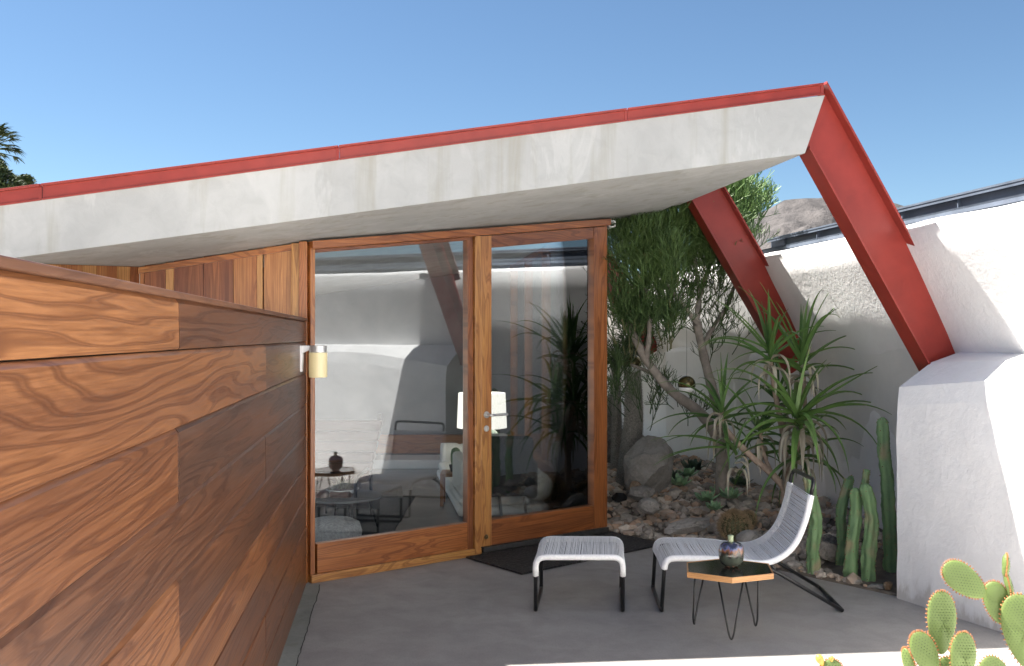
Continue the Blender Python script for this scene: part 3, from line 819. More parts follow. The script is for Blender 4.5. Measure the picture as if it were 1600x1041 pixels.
# ---- door mat
def matm():
    m = N('rubber_mat'); pos = m.geo()
    x = m.n('ShaderNodeTexVoronoi'); m.l(pos, x.inputs['Vector']); x.inputs['Scale'].default_value = 60
    c = m.ramp(x.outputs[0], [(.2, (.05, .045, .042)), (.5, (.012, .011, .011))]); m.set(color=c, rough=.8)
    m.bump(x.outputs[0], 1, .01); return m.m
a, b, c_, d = gr(728, 873), gr(815, 899), gr(1040, 852), gr(955, 833.5)
m = MB(); m.hexa([Vector((q.x, q.y, .002)) for q in (a, b, c_, d)]+[Vector((q.x, q.y, .014)) for q in (a, b, c_, d)])
mo = m.build('doormat', matm(), None, bevel=.003, loc=(a+c_)/2); tag(mo, 'black rubber doormat lying on the grey patio floor at the door threshold', 'doormat')
# ---- wall lamp
lp = thing('wall_lamp', 'white wall lamp with a yellow glass cylinder at the end of the board fence', 'lamp', (-1.22, 5.6, 1.3))
Yl = 5.45; bx_ = fx(Yl)
m = MB(); zt_ = CH-(540-HY)/F*Yl; zb_ = CH-(581-HY)/F*Yl
m.hexa([(bx_, Yl-.025, zb_), (bx_+.014, Yl-.02, zb_), (bx_+.014, Yl+.02, zb_), (bx_, Yl+.025, zb_), (bx_, Yl-.025, zt_), (bx_+.022, Yl-.022, zt_), (bx_+.022, Yl+.022, zt_), (bx_, Yl+.025, zt_)])
m.hexa([(bx_+.014, Yl-.02, zt_-.045), (bx_+.070, Yl-.015, zt_-.02), (bx_+.070, Yl+.015, zt_-.02), (bx_+.014, Yl+.02, zt_-.045), (bx_+.014, Yl-.02, zt_), (bx_+.070, Yl-.015, zt_), (bx_+.070, Yl+.015, zt_), (bx_+.014, Yl+.02, zt_)])
m.build('bracket', M['whitepaint'], lp, bevel=.003)
lc = (-1.101, Yl, 0)
m = MB(); m.lathe([(.048, zt_-.04), (.049, zt_-.036), (.049, zt_-.002), (.046, zt_)], lc, 32); m.build('cap', M['chrome'], lp, smooth=False)
m = N('yellow_glass'); sp = m.n('ShaderNodeSeparateXYZ'); m.l(m.geo(), sp.inputs[0])
m.set(color=(.74, .66, .40), rough=.25, em=(1.0, .75, .35), ems=.05)
yg = m.m
m = MB(); m.lathe([(.030, zt_-.182), (.050, zt_-.180), (.0515, zt_-.174), (.0515, zt_-.041)], lc, 32); m.build('shade', yg, lp, smooth=False)

# ================================================================== plants
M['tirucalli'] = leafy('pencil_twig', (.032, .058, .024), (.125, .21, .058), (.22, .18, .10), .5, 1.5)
M['bark'] = plain('grey_bark', (.33, .29, .25), .9, 0, .45, 18, .02)
M['bark2'] = plain('scaly_bark', (.34, .32, .29), .9, 0, .6, 70, .03)
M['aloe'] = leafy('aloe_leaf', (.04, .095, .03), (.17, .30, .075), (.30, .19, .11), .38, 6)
M['aloedry'] = leafy('dry_aloe_leaf', (.30, .26, .20), (.52, .50, .40), None, .7, 6)
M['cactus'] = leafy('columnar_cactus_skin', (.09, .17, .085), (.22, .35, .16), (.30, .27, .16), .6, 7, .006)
M['pear'] = leafy('prickly_pear_pad', (.09, .135, .035), (.15, .215, .065), (.27, .12, .035), .55, 6, .001)
M['areole'] = plain('areole', (.055, .085, .025), .8)
M['spine'] = plain('red_brown_spine', (.42, .17, .06), .7)
M['succ'] = leafy('succulent_leaf', (.12, .24, .12), (.34, .52, .30), None, .5, 8)
M['succd'] = leafy('dark_succulent_leaf', (.04, .06, .04), (.09, .14, .09), None, .5, 8)
M['straw'] = plain('straw_spines', (.38, .27, .15), .8, 0, .4, 40)

def rand_dir(base, spread):
    b = nrm(base); v = Vector((random.gauss(0, 1), random.gauss(0, 1), random.gauss(0, 1))); v = (v-b*v.dot(b)).normalized()
    return (b*math.cos(spread)+v*math.sin(spread)).normalized()
def twigs(m, p, d, r, L, depth, shade, bend=.22, lim=None):
    # one pencil twig splitting into two to four
    if lim and not lim(p): return
    seg = L*random.uniform(.7, 1.25)
    e1 = p+d*seg*.5; d2 = rand_dir(d+Vector((0, 0, .12)), random.uniform(0, bend)); e2 = e1+d2*seg*.5
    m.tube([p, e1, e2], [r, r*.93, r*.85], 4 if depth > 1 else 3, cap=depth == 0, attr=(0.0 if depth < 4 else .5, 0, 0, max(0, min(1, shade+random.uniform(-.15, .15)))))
    if depth <= 0: return
    for _ in range(random.choice((2, 3, 3)) if depth < 3 else random.choice((3, 3, 4))):
        twigs(m, e2, rand_dir(d2*.9+Vector((0, 0, .24)), random.uniform(.25, .75)), r*.85, L*.93, depth-1, shade+.03, bend, lim)
# ---- pencil tree
random.seed(8)
tree = thing('pencil_tree', 'tall bushy green pencil-twig tree with a forked grey trunk between the door and the wall', 'tree', (1.66, 7.6, .15))
YT = 7.6
b0 = at(1130, 790, YT); 
trunk = MB()
def limb(m, pts, r0, r1, n=10):
    P = smooth_path([Vector(p) for p in pts], 5); k = len(P)
    m.tube(P, [.86*(r0+(r1-r0)*(i/(k-1)))+.0035*noise.noise(P[i]*14)*2 for i in range(k)], n)
    return P
f1 = at(1127, 700, YT)
limb(trunk, [b0, at(1128, 750, YT), f1, at(1112, 668, YT-.02), at(1090, 642, YT-.05), at(1048, 610, YT-.1), at(1010, 562, YT-.1), at(985, 510, YT-.05)], .068, .034)
limb(trunk, [at(1128, 745, YT), at(1131, 690, YT+.03), at(1122, 640, YT+.04), at(1108, 590, YT+.03), at(1096, 540, YT), at(1088, 500, YT)], .055, .036)
limb(trunk, [at(1097, 545, YT), at(1112, 515, YT+.05), at(1135, 480, YT+.1), at(1150, 440, YT+.15)], .026, .014)
limb(trunk, [at(1092, 510, YT), at(1070, 480, YT-.1), at(1040, 440, YT-.1)], .028, .014)
limb(trunk, [at(1088, 503, YT), at(1092, 460, YT+.1), at(1085, 400, YT+.1)], .028, .014)
limb(trunk, [at(1048, 610, YT-.1), at(1020, 585, YT+.0), at(985, 570, YT+.1)], .026, .012)
limb(trunk, [at(985, 510, YT-.05), at(965, 470, YT), at(955, 430, YT)], .03, .012)
limb(trunk, [at(1010, 562, YT-.1), at(1015, 510, YT-.2), at(1010, 450, YT-.1)], .026, .012)
limb(trunk, [at(1092, 470, YT+.1), at(1115, 400, YT+.3), at(1140, 350, YT+.45)], .02, .012)
trunk.build('trunk', M['bark'], tree, smooth=True)
cr = MB()
def blob(px, py, dY, rx, rz, ry, n, depth, L, shade, down=.0, r=.0046):
    c = at(px, py, YT+dY)
    for _ in range(int(n*1.15)):
        v = Vector((random.gauss(0, 1), random.gauss(0, 1), random.gauss(0, 1))).normalized()*random.random()**.5
        p = c+Vector((v.x*rx, v.y*ry, v.z*rz))
        if p.x+.156*p.y > 3.30-.45*(p.z-1.5) and p.z < 2.1 and p.z > 1.2: continue
        if p.x+.156*p.y > 3.4: continue
        if p.x/p.y*F+800 > 1060 and p.y < 7.62: p.y = 7.62+random.random()*.3
        d = Vector((v.x*.8, v.y*.6, 1.0+v.z*.4-down)).normalized()
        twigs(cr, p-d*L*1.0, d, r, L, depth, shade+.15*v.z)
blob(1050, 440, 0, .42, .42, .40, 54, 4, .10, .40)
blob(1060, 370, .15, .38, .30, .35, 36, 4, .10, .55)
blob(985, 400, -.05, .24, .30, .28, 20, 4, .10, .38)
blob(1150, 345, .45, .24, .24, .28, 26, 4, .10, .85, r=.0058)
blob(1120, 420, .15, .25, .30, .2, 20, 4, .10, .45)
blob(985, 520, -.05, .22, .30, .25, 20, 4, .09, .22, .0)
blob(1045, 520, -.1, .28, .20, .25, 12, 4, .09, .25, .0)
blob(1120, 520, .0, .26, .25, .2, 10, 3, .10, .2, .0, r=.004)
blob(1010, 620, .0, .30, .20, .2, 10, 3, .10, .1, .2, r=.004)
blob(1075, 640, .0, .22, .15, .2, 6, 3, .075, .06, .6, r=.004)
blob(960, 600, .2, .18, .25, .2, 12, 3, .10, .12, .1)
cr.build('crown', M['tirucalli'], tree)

# ---- tree aloe
random.seed(14)
YA = 6.75
al = thing('tree_aloe', 'branching tree aloe with long arching strap leaves in front of the white wall', 'plant', tuple(gr(1228, 868)))
am = MB()
hd = {'a': (1203, 548, 0), 'b': (1252, 562, .02), 'c': (1246, 648, -.12), 'd': (1128, 640, .15), 'e': (1188, 668, .10), 'f': (1252, 700, -.05), 'g': (1150, 700, .0), 'h': (1215, 615, .2)}
def hp_(k): x, y, d = hd[k]; return at(x, y, YA+d)
base = at(1230, 800, YA); base.z = bedh(base.x, base.y)-.02
limb(am, [base, at(1226, 770, YA), at(1205, 740, YA), at(1168, 708, YA), at(1130, 665, YA+.13), hp_('d')], .036, .018)
limb(am, [at(1226, 775, YA), at(1228, 730, YA+.02), at(1224, 680, YA+.05), at(1212, 620, YA+.03), hp_('a')+Vector((0, 0, -.03))], .034, .017)
limb(am, [at(1226, 765, YA), at(1240, 720, YA), at(1246, 690, YA-.08), hp_('c')], .028, .018)
limb(am, [at(1246, 690, YA-.05), at(1258, 640, YA+.02), hp_('b')], .022, .016)
limb(am, [at(1205, 740, YA), at(1192, 705, YA+.08), hp_('e')], .022, .016)
am.build('trunk', plain('aloe_stem', (.45, .34, .26), .85, 0, .4, 40, .01), al, smooth=True)
def leaf(m, p, az, el, L, W, droop, shade, dry=0, seg=12, curl=0.0):
    # channelled, tapering strap leaf with thickness
    d = Vector((math.cos(az)*math.cos(el), math.sin(az)*math.cos(el), math.sin(el)))
    pos = Vector(p); side_ = Vector((-math.sin(az), math.cos(az), 0)); vs = []; base_i = 0
    st_ = L/seg
    for i in range(seg+1):
        t = i/seg; wd = W*(.9+.25*math.sin(min(1, t*3)*math.pi*.5))*(1-t**1.5)**.9+.0006; th_ = wd*.16+.0008
        nn = side_.cross(d).normalized()
        if nn.z < 0 and i == 0: nn = -nn; side_ = -side_
        cup = wd*.30*(1-t*.6)
        vs += [pos+side_*wd*.5+nn*cup, pos+nn*0, pos-side_*wd*.5+nn*cup, pos-nn*(th_+.001)]
        pos = pos+d*st_
        bend = droop*st_/L*(.4+1.3*t)
        d = (d-Vector((0, 0, 1))*bend*1.5).normalized() if True else d
        side_ = (side_-d*side_.dot(d)+Vector((0, 0, curl))*st_).normalized()
    fs = []
    for i in range(seg):
        for k in range(4):
            l = (k+1) % 4; fs.append((i*4+k, i*4+l, i*4+4+l, i*4+4+k))
    fs.append((3, 2, 1, 0)); fs.append((seg*4, seg*4+1, seg*4+2, seg*4+3))
    at_ = []
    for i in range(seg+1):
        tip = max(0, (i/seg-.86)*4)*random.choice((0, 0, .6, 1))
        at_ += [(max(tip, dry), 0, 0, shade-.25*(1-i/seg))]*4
    m.add(vs, fs, at_)
lm = MB(); dm = MB()
def rosette(k, n, L, W, el0=1.25, el1=-.1, droop=1.0, shade=.5, dryn=6):
    p = hp_(k)
    for i in range(n):
        t = i/n; az = i*2.39996+random.uniform(-.6, .6)
        el = el0+(el1-el0)*t+random.uniform(-.3, .3)
        LL = L*random.uniform(.75, 1.15)*(.75+.5*math.sin(t*math.pi))
        if math.cos(az) > .3: 
            LL *= .85+.0*t
        q = p-Vector((0, 0, .10*t)); LL *= 1.18
        leaf(lm, q, az, el, LL, W*1.25*random.uniform(.85, 1.1), droop*random.uniform(.6, 1.3)*(.5+.8*t), shade+random.uniform(-.15, .2))
    for i in range(dryn):
        az = random.uniform(0, 6.28); leaf(dm, p-Vector((0, 0, .05+.14*random.random())), az, random.uniform(.1, .8), L*random.uniform(.5, .8), W*1.1, random.uniform(4, 9), random.uniform(.2, .8))
rosette('a', 15, .44, .028, 1.45, .3, .9, .45, 8)
rosette('b', 16, .48, .029, 1.5, .25, .95, .5, 8)
rosette('c', 22, .56, .037, 1.45, -.35, 1.25, .75, 18)
rosette('d', 18, .42, .026, 1.4, -.3, 1.1, .4, 14)
rosette('e', 16, .38, .026, 1.3, -.3, 1.3, .35, 8)
rosette('f', 16, .46, .028, .9, -.5, 1.8, .45, 8)
rosette('g', 4, .38, .024, 1.0, -.4, 1.2, .4, 4)
rosette('h', 12, .38, .024, 1.3, -.0, 1.0, .35, 8)
# a few long hero leaves like those in the photograph
P_ = hp_('c')
leaf(lm, P_, -.25, .62, .66, .036, .10, .8); leaf(lm, P_, -.35, .2, .72, .034, 1.6, .75); leaf(lm, P_, math.pi-.1, .45, .62, .034, 1.25, .75)
leaf(lm, P_, -.9, .0, .60, .034, 2.0, .8); leaf(lm, P_, math.pi+.3, .25, .62, .034, 1.4, .7); leaf(lm, P_, -1.5, .2, .55, .036, 2.4, .85); leaf(lm, P_, .1, .25, .5, .03, .25, .75)
P_ = hp_('a'); leaf(lm, P_, math.pi-.15, .95, .52, .026, .5, .6); leaf(lm, P_, math.pi+.1, .5, .55, .024, .9, .55)
P_ = hp_('b'); leaf(lm, P_, math.pi-.1, 1.15, .62, .026, .25, .6); leaf(lm, P_, 0, 1.15, .60, .026, .9, .5); leaf(lm, P_, -.2, 1.3, .58, .024, .7, .5); leaf(lm, P_, .0, .5, .5, .026, .9, .6)
P_ = hp_('g'); leaf(lm, P_, math.pi+.05, .35, .62, .028, .5, .6); leaf(lm, P_, math.pi-.1, .05, .55, .028, .4, .55); leaf(lm, P_, math.pi+.3, .1, .66, .03, .5, .6)
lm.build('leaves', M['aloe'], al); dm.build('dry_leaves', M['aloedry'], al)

# ---- scaly trunked palms (pachypodium-like)
random.seed(31)
def scaly(name, label, pts, r0, r1, top_n, Lf):
    t = thing(name, label, 'plant', tuple(pts[0])); m = MB()
    P = smooth_path([Vector(p) for p in pts], 6); k = len(P)
    rr = [r0*(1.25-.25*min(1, i/k*3))*(1-i/k)+r1*i/k for i in range(k)]
    m.tube(P, rr, 14)
    # short spines set in rows round the stem
    for i in range(k*9):
        u = i/(k*9)*(k-1); j = int(u); p = P[j].lerp(P[min(j+1, k-1)], u-j); r = rr[j]
        for q in range(6):
            a = q*math.pi/3+i*.45; n_ = Vector((math.cos(a), math.sin(a), .25)).normalized()
            m.tube([p+n_*r*.95, p+n_*(r+.014)], [.004, .0008], 3, cap=False)
    m.build('trunk', M['bark2'], t, smooth=True)
    m = MB(); top = P[-1]
    for i in range(top_n):
        az = random.uniform(0, 6.28); el = random.uniform(-.5, 1.4)
        leaf(m, top+Vector((0, 0, random.uniform(-.06, .03))), az, el, Lf*random.uniform(.6, 1.1), .012, random.uniform(.6, 1.8), random.uniform(.0, .35), seg=6)
    m.build('crown', M['tirucalli'], t)
    return t
Ys = 8.5
def gz(px, py, Y): p = at(px, py, Y); p.z = bedh(p.x, p.y)-.02; return p
scaly('spiny_trunk_plant', 'thick spiny grey trunk standing behind the large boulder, with a tuft of dark leaves', [gz(984, 740, Ys), at(986, 700, Ys), at(990, 650, Ys), at(988, 580, Ys), at(985, 545, Ys)], .105, .06, 150, .32)
scaly('spiny_trunk_plant', 'slim dark spiny trunk just left of the thick grey spiny one', [gz(964, 730, 9.0), at(964, 690, 9.), at(963, 640, 9.), at(962, 560, 9.)], .055, .04, 90, .3)
scaly('spiny_trunk_plant', 'dark leaning spiny stem close beside the door frame above the dark rock', [gz(945, 720, 9.6), at(946, 680, 9.6), at(951, 650, 9.6), at(962, 615, 9.6)], .06, .045, 50, .25)

# ---- columnar cacti
random.seed(17)
def column(label, pts, r, ribs=5, tipr=.7, group='columnar cacti beside the white wall'):
    t = thing('columnar_cactus', label, 'cactus', tuple(pts[0][0]), group)
    m = MB(); m_sp = []
    for P0, rad_ in [(q[0:], r) for q in [pts[0]]]: pass
    for stem, rr0 in pts[1]:
        P = smooth_path([Vector(p) for p in stem], 16); k = len(P); n = ribs*7; vs = []
        ph = random.uniform(0, 6); up = Vector((0, 0, 1)); at_ = []
        for i, p in enumerate(P):
            u = i/(k-1); tdir = (P[min(i+1, k-1)]-P[max(i-1, 0)]).normalized()
            ax = Vector((1, 0, 0)); ax = (ax-tdir*ax.dot(tdir)).normalized(); ay = tdir.cross(ax)
            rad2 = rr0*(1.0-.22*u)*(1-max(0, (u-.93)/.07)**2*.75)*(.86+.14*min(1, u*8))
            for j in range(n):
                a = 2*math.pi*j/n; c_ = abs(math.cos((a*ribs+ph)/2))
                rib = .86+.18*c_**.9
                lump = 1+.26*noise.noise(Vector((math.cos(a)*1.6, math.sin(a)*1.6, p.z*15+ph)))+.16*noise.noise(Vector((math.cos(a)*4, math.sin(a)*4, p.z*40)))
                q = p+(ax*math.cos(a)+ay*math.sin(a))*rad2*rib*lump; vs.append(q)
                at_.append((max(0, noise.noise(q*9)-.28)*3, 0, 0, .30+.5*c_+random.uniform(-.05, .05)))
            if i % 2 == 0 and u < .98:
                for j in range(ribs):
                    a = (2*math.pi*j-ph)/ribs; q = p+(ax*math.cos(a)+ay*math.sin(a))*rad2*1.05
                    if random.random() < .5: m_sp.append((q, (q-p).normalized()))
        fs = [(i*n+j, i*n+(j+1) % n, (i+1)*n+(j+1) % n, (i+1)*n+j) for i in range(k-1) for j in range(n)]
        fs += [tuple(range(n-1, -1, -1)), tuple((k-1)*n+j for j in range(n))]
        m.add(vs, fs, at_)
    for q, n__ in m_sp: m.tube([q-n__*.004, q+n__*.005], [.0045, .001], 4, mi=1)
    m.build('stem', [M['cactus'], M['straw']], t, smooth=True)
    return t
def cstem(pxs, Y, r, clamp=True):
    P = [at(x, y, Y) for x, y in pxs]
    if clamp: P[0].z = bedh(P[0].x, P[0].y)-.03
    return (P, r)
c1 = cstem([(1272, 900), (1270, 860), (1274, 815), (1268, 775), (1262, 742)], 6.02, .043)
column('green lumpy columnar cactus directly behind the lounge chair back, leftmost of the row', (c1[0], [c1]), 0)
c2 = cstem([(1312, 905), (1316, 850), (1314, 800), (1325, 755), (1326, 748)], 6.15, .036)
column('narrow columnar cactus leaning right at its tip, behind the pair in the middle', (c2[0], [c2]), 0)
c3 = cstem([(1329, 912), (1330, 860), (1336, 810), (1337, 762)], 5.9, .043); c3b = cstem([(1338, 790), (1350, 760), (1354, 733)], 5.98, .026, False)
column('columnar cactus with a small side arm rising from its top, left of the middle pair', (c3[0], [c3, c3b]), 0)
c4 = cstem([(1356, 915), (1358, 860), (1362, 810), (1352, 756)], 5.82, .045)
column('thick pale green columnar cactus in front, right of the middle pair', (c4[0], [c4]), 0)
c5 = cstem([(1392, 915), (1391, 840), (1387, 760), (1381, 700), (1379, 652)], 5.95, .044)
column('tallest columnar cactus, standing beside the corner of the white buttress', (c5[0], [c5]), 0)

# ---- prickly pear in the foreground
random.seed(4)
pear = thing('prickly_pear', 'sunlit prickly pear cactus with flat green oval pads in the foreground corner', 'cactus', (1.7, 3.3, 0))
def pad(c, up, nrm_, w, h, th_=.011, dots=True, fruit=False, shade=.5):
    up = nrm(up); nn = (Vector(nrm_)-up*Vector(nrm_).dot(up)).normalized(); sd_ = up.cross(nn).normalized()
    m = MB(); c = Vector(c); nu, nv = 28, 14; vs = []; at_ = []
    def outline(a):      # obovate: broad above, narrow at the joint
        y = math.sin(a); x = math.cos(a); return x*(1+.20*y)*(.5)*w, y*.5*h
    for i in range(nv+1):
        ph = -math.pi/2+math.pi*i/nv
        for j in range(nu):
            a = 2*math.pi*j/nu; x, y = outline(a); s_ = math.cos(ph)**.55; z = math.sin(ph)*th_
            wv = .004*noise.noise(Vector((x*14, y*14, c.x*9)))
            vs.append(c+sd_*x*s_+up*y*s_+nn*(z+wv)); at_.append((max(0, (s_-.93)*2.2), 0, 0, shade+random.uniform(-.03, .03)))
    fs = [(i*nu+j, i*nu+(j+1) % nu, (i+1)*nu+(j+1) % nu, (i+1)*nu+j) for i in range(nv) for j in range(nu)]
    m.add(vs, fs, at_)
    if dots:
        d = m; r_ = m; stp = .0105
        ky = int(h/stp)
        for iy in range(-ky, ky+1):
            for ix in range(-14, 15):
                x = (ix+.5*(iy % 2))*stp; y = iy*stp*.82; rr_ = math.hypot(x/(w*.5*(1+.2*y/(h*.5))), y/(h*.5))
                if rr_ > .95: continue
                z = th_*math.sqrt(max(0, 1-rr_**3.6)); wv = .004*noise.noise(Vector((x*14, y*14, c.x*9)))
                for sg in (1, -1):
                    q = c+sd_*x+up*y+nn*(sg*z+wv)
                    d.tube([q-nn*sg*.0012, q+nn*sg*.0016], [.0019, .0008], 5, mi=1)
        for j in range(46):
            a = 2*math.pi*j/46; x, y = outline(a)
            if y < -.42*h: continue
            q = c+sd_*x+up*y; o_ = (sd_*x+up*y).normalized()
            for _ in range(3):
                e = rand_dir(o_, .5); r_.tube([q-o_*.002, q+e*.006], [.0022, .0006], 4, mi=2)
    return m.build('pad', [M['pear'], M['areole'], M['spine']], pear, smooth=True)
def padpx(px, py, Y, wpx, hpx, ang, face=(0, -1, .1), **k):
    c = at(px, py, Y); s_ = Y/F
    return pad(c, (math.sin(R(ang)), .08, math.cos(R(ang))), face, wpx*s_, hpx*s_, **k)
padpx(1507, 907, 3.25, 44, 78, -52, (-.25, -1, .35), shade=.75)
padpx(1558, 942, 3.25, 37, 68, -12, (-.3, -1, .2), shade=.65)
padpx(1572, 884, 3.25, 20, 36, 6, (1, -.35, .1), shade=.6)
padpx(1577, 918, 3.25, 26, 50, -10, (1, -.4, 0), shade=.5)
padpx(1600, 988, 3.2, 60, 120, -10, (-.35, -1, .1), shade=.6)
padpx(1471, 973, 3.1, 47, 98, 2, (.1, -1, .15), shade=.6)
padpx(1446, 1022, 3.05, 38, 74, -22, (-.2, -1, .1), shade=.55)
padpx(1504, 1030, 3.0, 44, 84, 4, (.2, -1, .1), shade=.5)
padpx(1421, 1040, 3.1, 20, 56, -12, (-1, -.6, 0), shade=.5)
padpx(1478, 1082, 3.05, 56, 110, 6, (0, -1, 0), shade=.5)
padpx(1560, 1090, 3.15, 60, 130, -12, (.1, -1, 0), shade=.5)
padpx(1520, 1180, 3.1, 70, 130, 3, (0, -1, 0), shade=.4)
padpx(1525, 1290, 3.1, 80, 130, -3, (0, -1, 0), shade=.3)
pear2 = thing('prickly_pear', 'only the tip of a prickly pear pad with two orange fruits at the bottom edge', 'cactus', (1.0, 3.1, 0))
_p = pear; pear = pear2
padpx(1299, 1056, 3.1, 36, 52, 4, (0, -1, .1), shade=.5)
padpx(1296, 1110, 3.1, 44, 80, -3, (0, -1, 0), shade=.4); padpx(1296, 1185, 3.1, 52, 90, 2, (0, -1, 0), shade=.4); padpx(1297, 1260, 3.1, 52, 90, -2, (0, -1, 0), shade=.4)
pear = _p
for (x, y, a_, r_) in ((1284, 1030, -25, .013), (1299, 1026, 3, .007)):
    m = MB(); s0 = at(x, y+7, 3.1); u = Vector((math.sin(R(a_)), 0, math.cos(R(a_))))
    m.tube([s0+u*t*r_*2.4 for t in (-.2, .1, .35, .65, .9, 1.0)], [r_*.35, r_*.7, r_*.95, r_, r_*.7, r_*.3], 12)
    m.build('fruit', plain('orange_fruit', (.55, .30, .06), .5), pear2, smooth=True)

# ---- fleshy rosettes
random.seed(9)
def fleshy(label, px, py, Y, size, mat, n=16, group='round leaved succulents among the rocks'):
    Y = 6.0; size *= 1.2
    while Y < 9.5:
        c = at(px, py+6, Y)
        if c.z < bedh(c.x, c.y)+.055: break
        Y += .03
    py += 6
    c = at(px, py, Y); g0 = Vector((c.x, c.y, bedh(c.x, c.y)))
    t = thing('succulent', label, 'plant', tuple(g0), group); m = MB(); st_ = MB()
    st_.tube([g0-Vector((0, 0, .02)), (g0+c)/2+Vector((.01, 0, 0)), c], [.012, .010, .008], 7)
    for i in range(n):
        tt = i/n; az = i*2.4+random.uniform(-.2, .2); el = 1.3-1.15*tt
        L = size*(.45+.6*tt)*random.uniform(.85, 1.1); d = Vector((math.cos(az)*math.cos(el), math.sin(az)*math.cos(el), math.sin(el)))
        s_ = Vector((-math.sin(az), math.cos(az), 0)); nn = s_.cross(d).normalized(); vs = []; K_ = 7; nS = 8; p = c.copy()
        for k in range(K_+1):
            u = k/K_; wd = L*.62*math.sin(math.pi*min(.98, .08+.85*u**.85))**.8*.5+.001; th_ = .0045*(1.1-u)+.001
            pc = p+d*L*u+Vector((0, 0, .12*L*u*u))
            for j in range(nS):
                a = 2*math.pi*j/nS; vs.append(pc+s_*math.cos(a)*wd+nn*(math.sin(a)*th_+.22*wd*math.cos(a)**2))
        fs = [(k*nS+j, k*nS+(j+1) % nS, (k+1)*nS+(j+1) % nS, (k+1)*nS+j) for k in range(K_) for j in range(nS)]
        m.add(vs, fs, (0, 0, 0, .45+.4*(1-tt)+random.uniform(-.15, .15)))
    m.build('leaves', mat, t, smooth=True); st_.build('stem', M['bark'], t)
for i, (px, py, Y, s_, mt_, lb) in enumerate([
    (1063, 752, 7.15, .115, 'succ', 'pale green round leaved succulent, highest of the light ones, below the boulder'),
    (1074, 738, 7.3, .10, 'succ', 'mid green succulent rosette tucked just behind the highest pale one'),
    (1103, 776, 7.05, .10, 'succ', 'pale green succulent rosette in the middle, low beside the long pale rock'),
    (1141, 772, 7.05, .105, 'succ', 'pale green succulent rosette on the right, just above the spiny ball cactus'),
    (1122, 764, 7.3, .085, 'succ', 'small green succulent at the foot of the forked trunk'),
    (1084, 728, 7.6, .13, 'succd', 'large dark leaved succulent above the pale ones, beside the boulder'),
    (1048, 742, 7.6, .10, 'succd', 'dark succulent at the right foot of the boulder'),
    (1157, 752, 7.5, .10, 'succd', 'dark leaved succulent behind the right pale rosette, at the wall foot'),
    (1117, 790, 6.98, .08, 'succ', 'smallest green succulent rosette nearest the spiny ball cactus')]):
    fleshy(lb, px, py, Y, s_, M[mt_])
# ---- spiny ball cactus
def ball(label, px, py, Y, r, n):
    c = at(px, py, Y); t = thing('ball_cactus', label, 'cactus', (c.x, c.y, c.z-r)); m = MB()
    m.lathe([(r*math.cos(a)*.99, r*.9*math.sin(a)) for a in [R(-80+160*i/12) for i in range(13)]], tuple(c), 48, fn=lambda a, i: .86+.14*abs(math.cos(a*9)))
    m.build('body', plain('dull_cactus_green', (.09, .09, .04), .8), t, smooth=True); m = MB()
    for i in range(18):
        a0 = i*math.pi/9
        for j in range(15):
            ph = R(-50+138*j/14); q = Vector((math.cos(a0)*math.cos(ph), math.sin(a0)*math.cos(ph), math.sin(ph)*.9)); p = c+q*r
            for _ in range(n):
                d = rand_dir(q, random.uniform(.2, 1.1)); m.tube([p, p+d*r*random.uniform(.22, .38)], [.0022, .0006], 3, cap=False)
    m.build('spines', M['straw'], t)
ball('brown spiny ball cactus beside a grey stone, behind the chair seat', 1148, 822, 6.7, .10, 7)
ball('smaller brown spiny ball cactus just right of and behind the bigger one', 1168, 812, 6.95, .06, 5)

# ================================================================== rocks
random.seed(77)
def rock_mesh(m, c, rx, ry, rz, sub_=1, rough=.22, flat=0, seed=0, rot=None, shade=.5, hue=0):
    import bmesh
    bm = bmesh.new(); bmesh.ops.create_icosphere(bm, subdivisions=sub_, radius=1)
    vs = []; rt = Matrix.Rotation(random.uniform(0, 6.28), 3, 'Z') @ Matrix.Rotation(random.uniform(-.5, .5), 3, 'X') if rot is None else rot
    planes = [(nrm((random.gauss(0, 1), random.gauss(0, 1), random.gauss(0, 1))), random.uniform(.6, .9)) for _ in range(7)]
    for v in bm.verts:
        q = v.co.copy()
        for (n_, d_) in planes:
            k = q.dot(n_)
            if k > d_: q -= n_*(k-d_)
        q *= 1+rough*noise.noise(v.co*1.7+Vector((seed, seed*.7, 0)))+rough*.35*noise.noise(v.co*5+Vector((seed, 0, 0)))
        vs.append(Vector(c)+rt @ Vector((q.x*rx, q.y*ry, q.z*rz)))
    m.add(vs, [tuple(v.index for v in f.verts) for f in bm.faces], (hue, 0, 0, shade)); bm.free()
def rockmat(name, a, b, warm, bump=.01, sc=9):
    m = N(name); at_ = m.n('ShaderNodeAttribute', attribute_name='wc'); sp = m.n('ShaderNodeSeparateXYZ'); m.l(at_.outputs['Vector'], sp.inputs[0])
    pos = m.geo(); n1 = m.noise(pos, sc, 6, .65, .5); n2 = m.noise(pos, 45, 5, .65)
    c = m.mix(at_.outputs['Alpha'], a, b); c = m.mix(sp.outputs[0], c, warm)
    c = m.mix(m.ramp(n1, [(.38, 0), (.65, .65)]), c, m.mix(1.0, c, (.5, .48, .46), 'MULTIPLY'))
    c = m.mix(m.ramp(n2, [(.45, 0), (.75, .5)]), c, (.42, .39, .35))
    m.set(color=c, rough=.9, spec=.2); m.bump(m.math('ADD', n2, n1), .8, bump); return m.m
M['rock'] = rockmat('broken_stone', (.22, .195, .165), (.66, .59, .51), (.60, .40, .27))
M['boulder'] = rockmat('boulder_stone', (.12, .115, .11), (.36, .345, .325), (.3, .2, .12), .02, 6)
rb = MB(); cnt = 0; placed = []
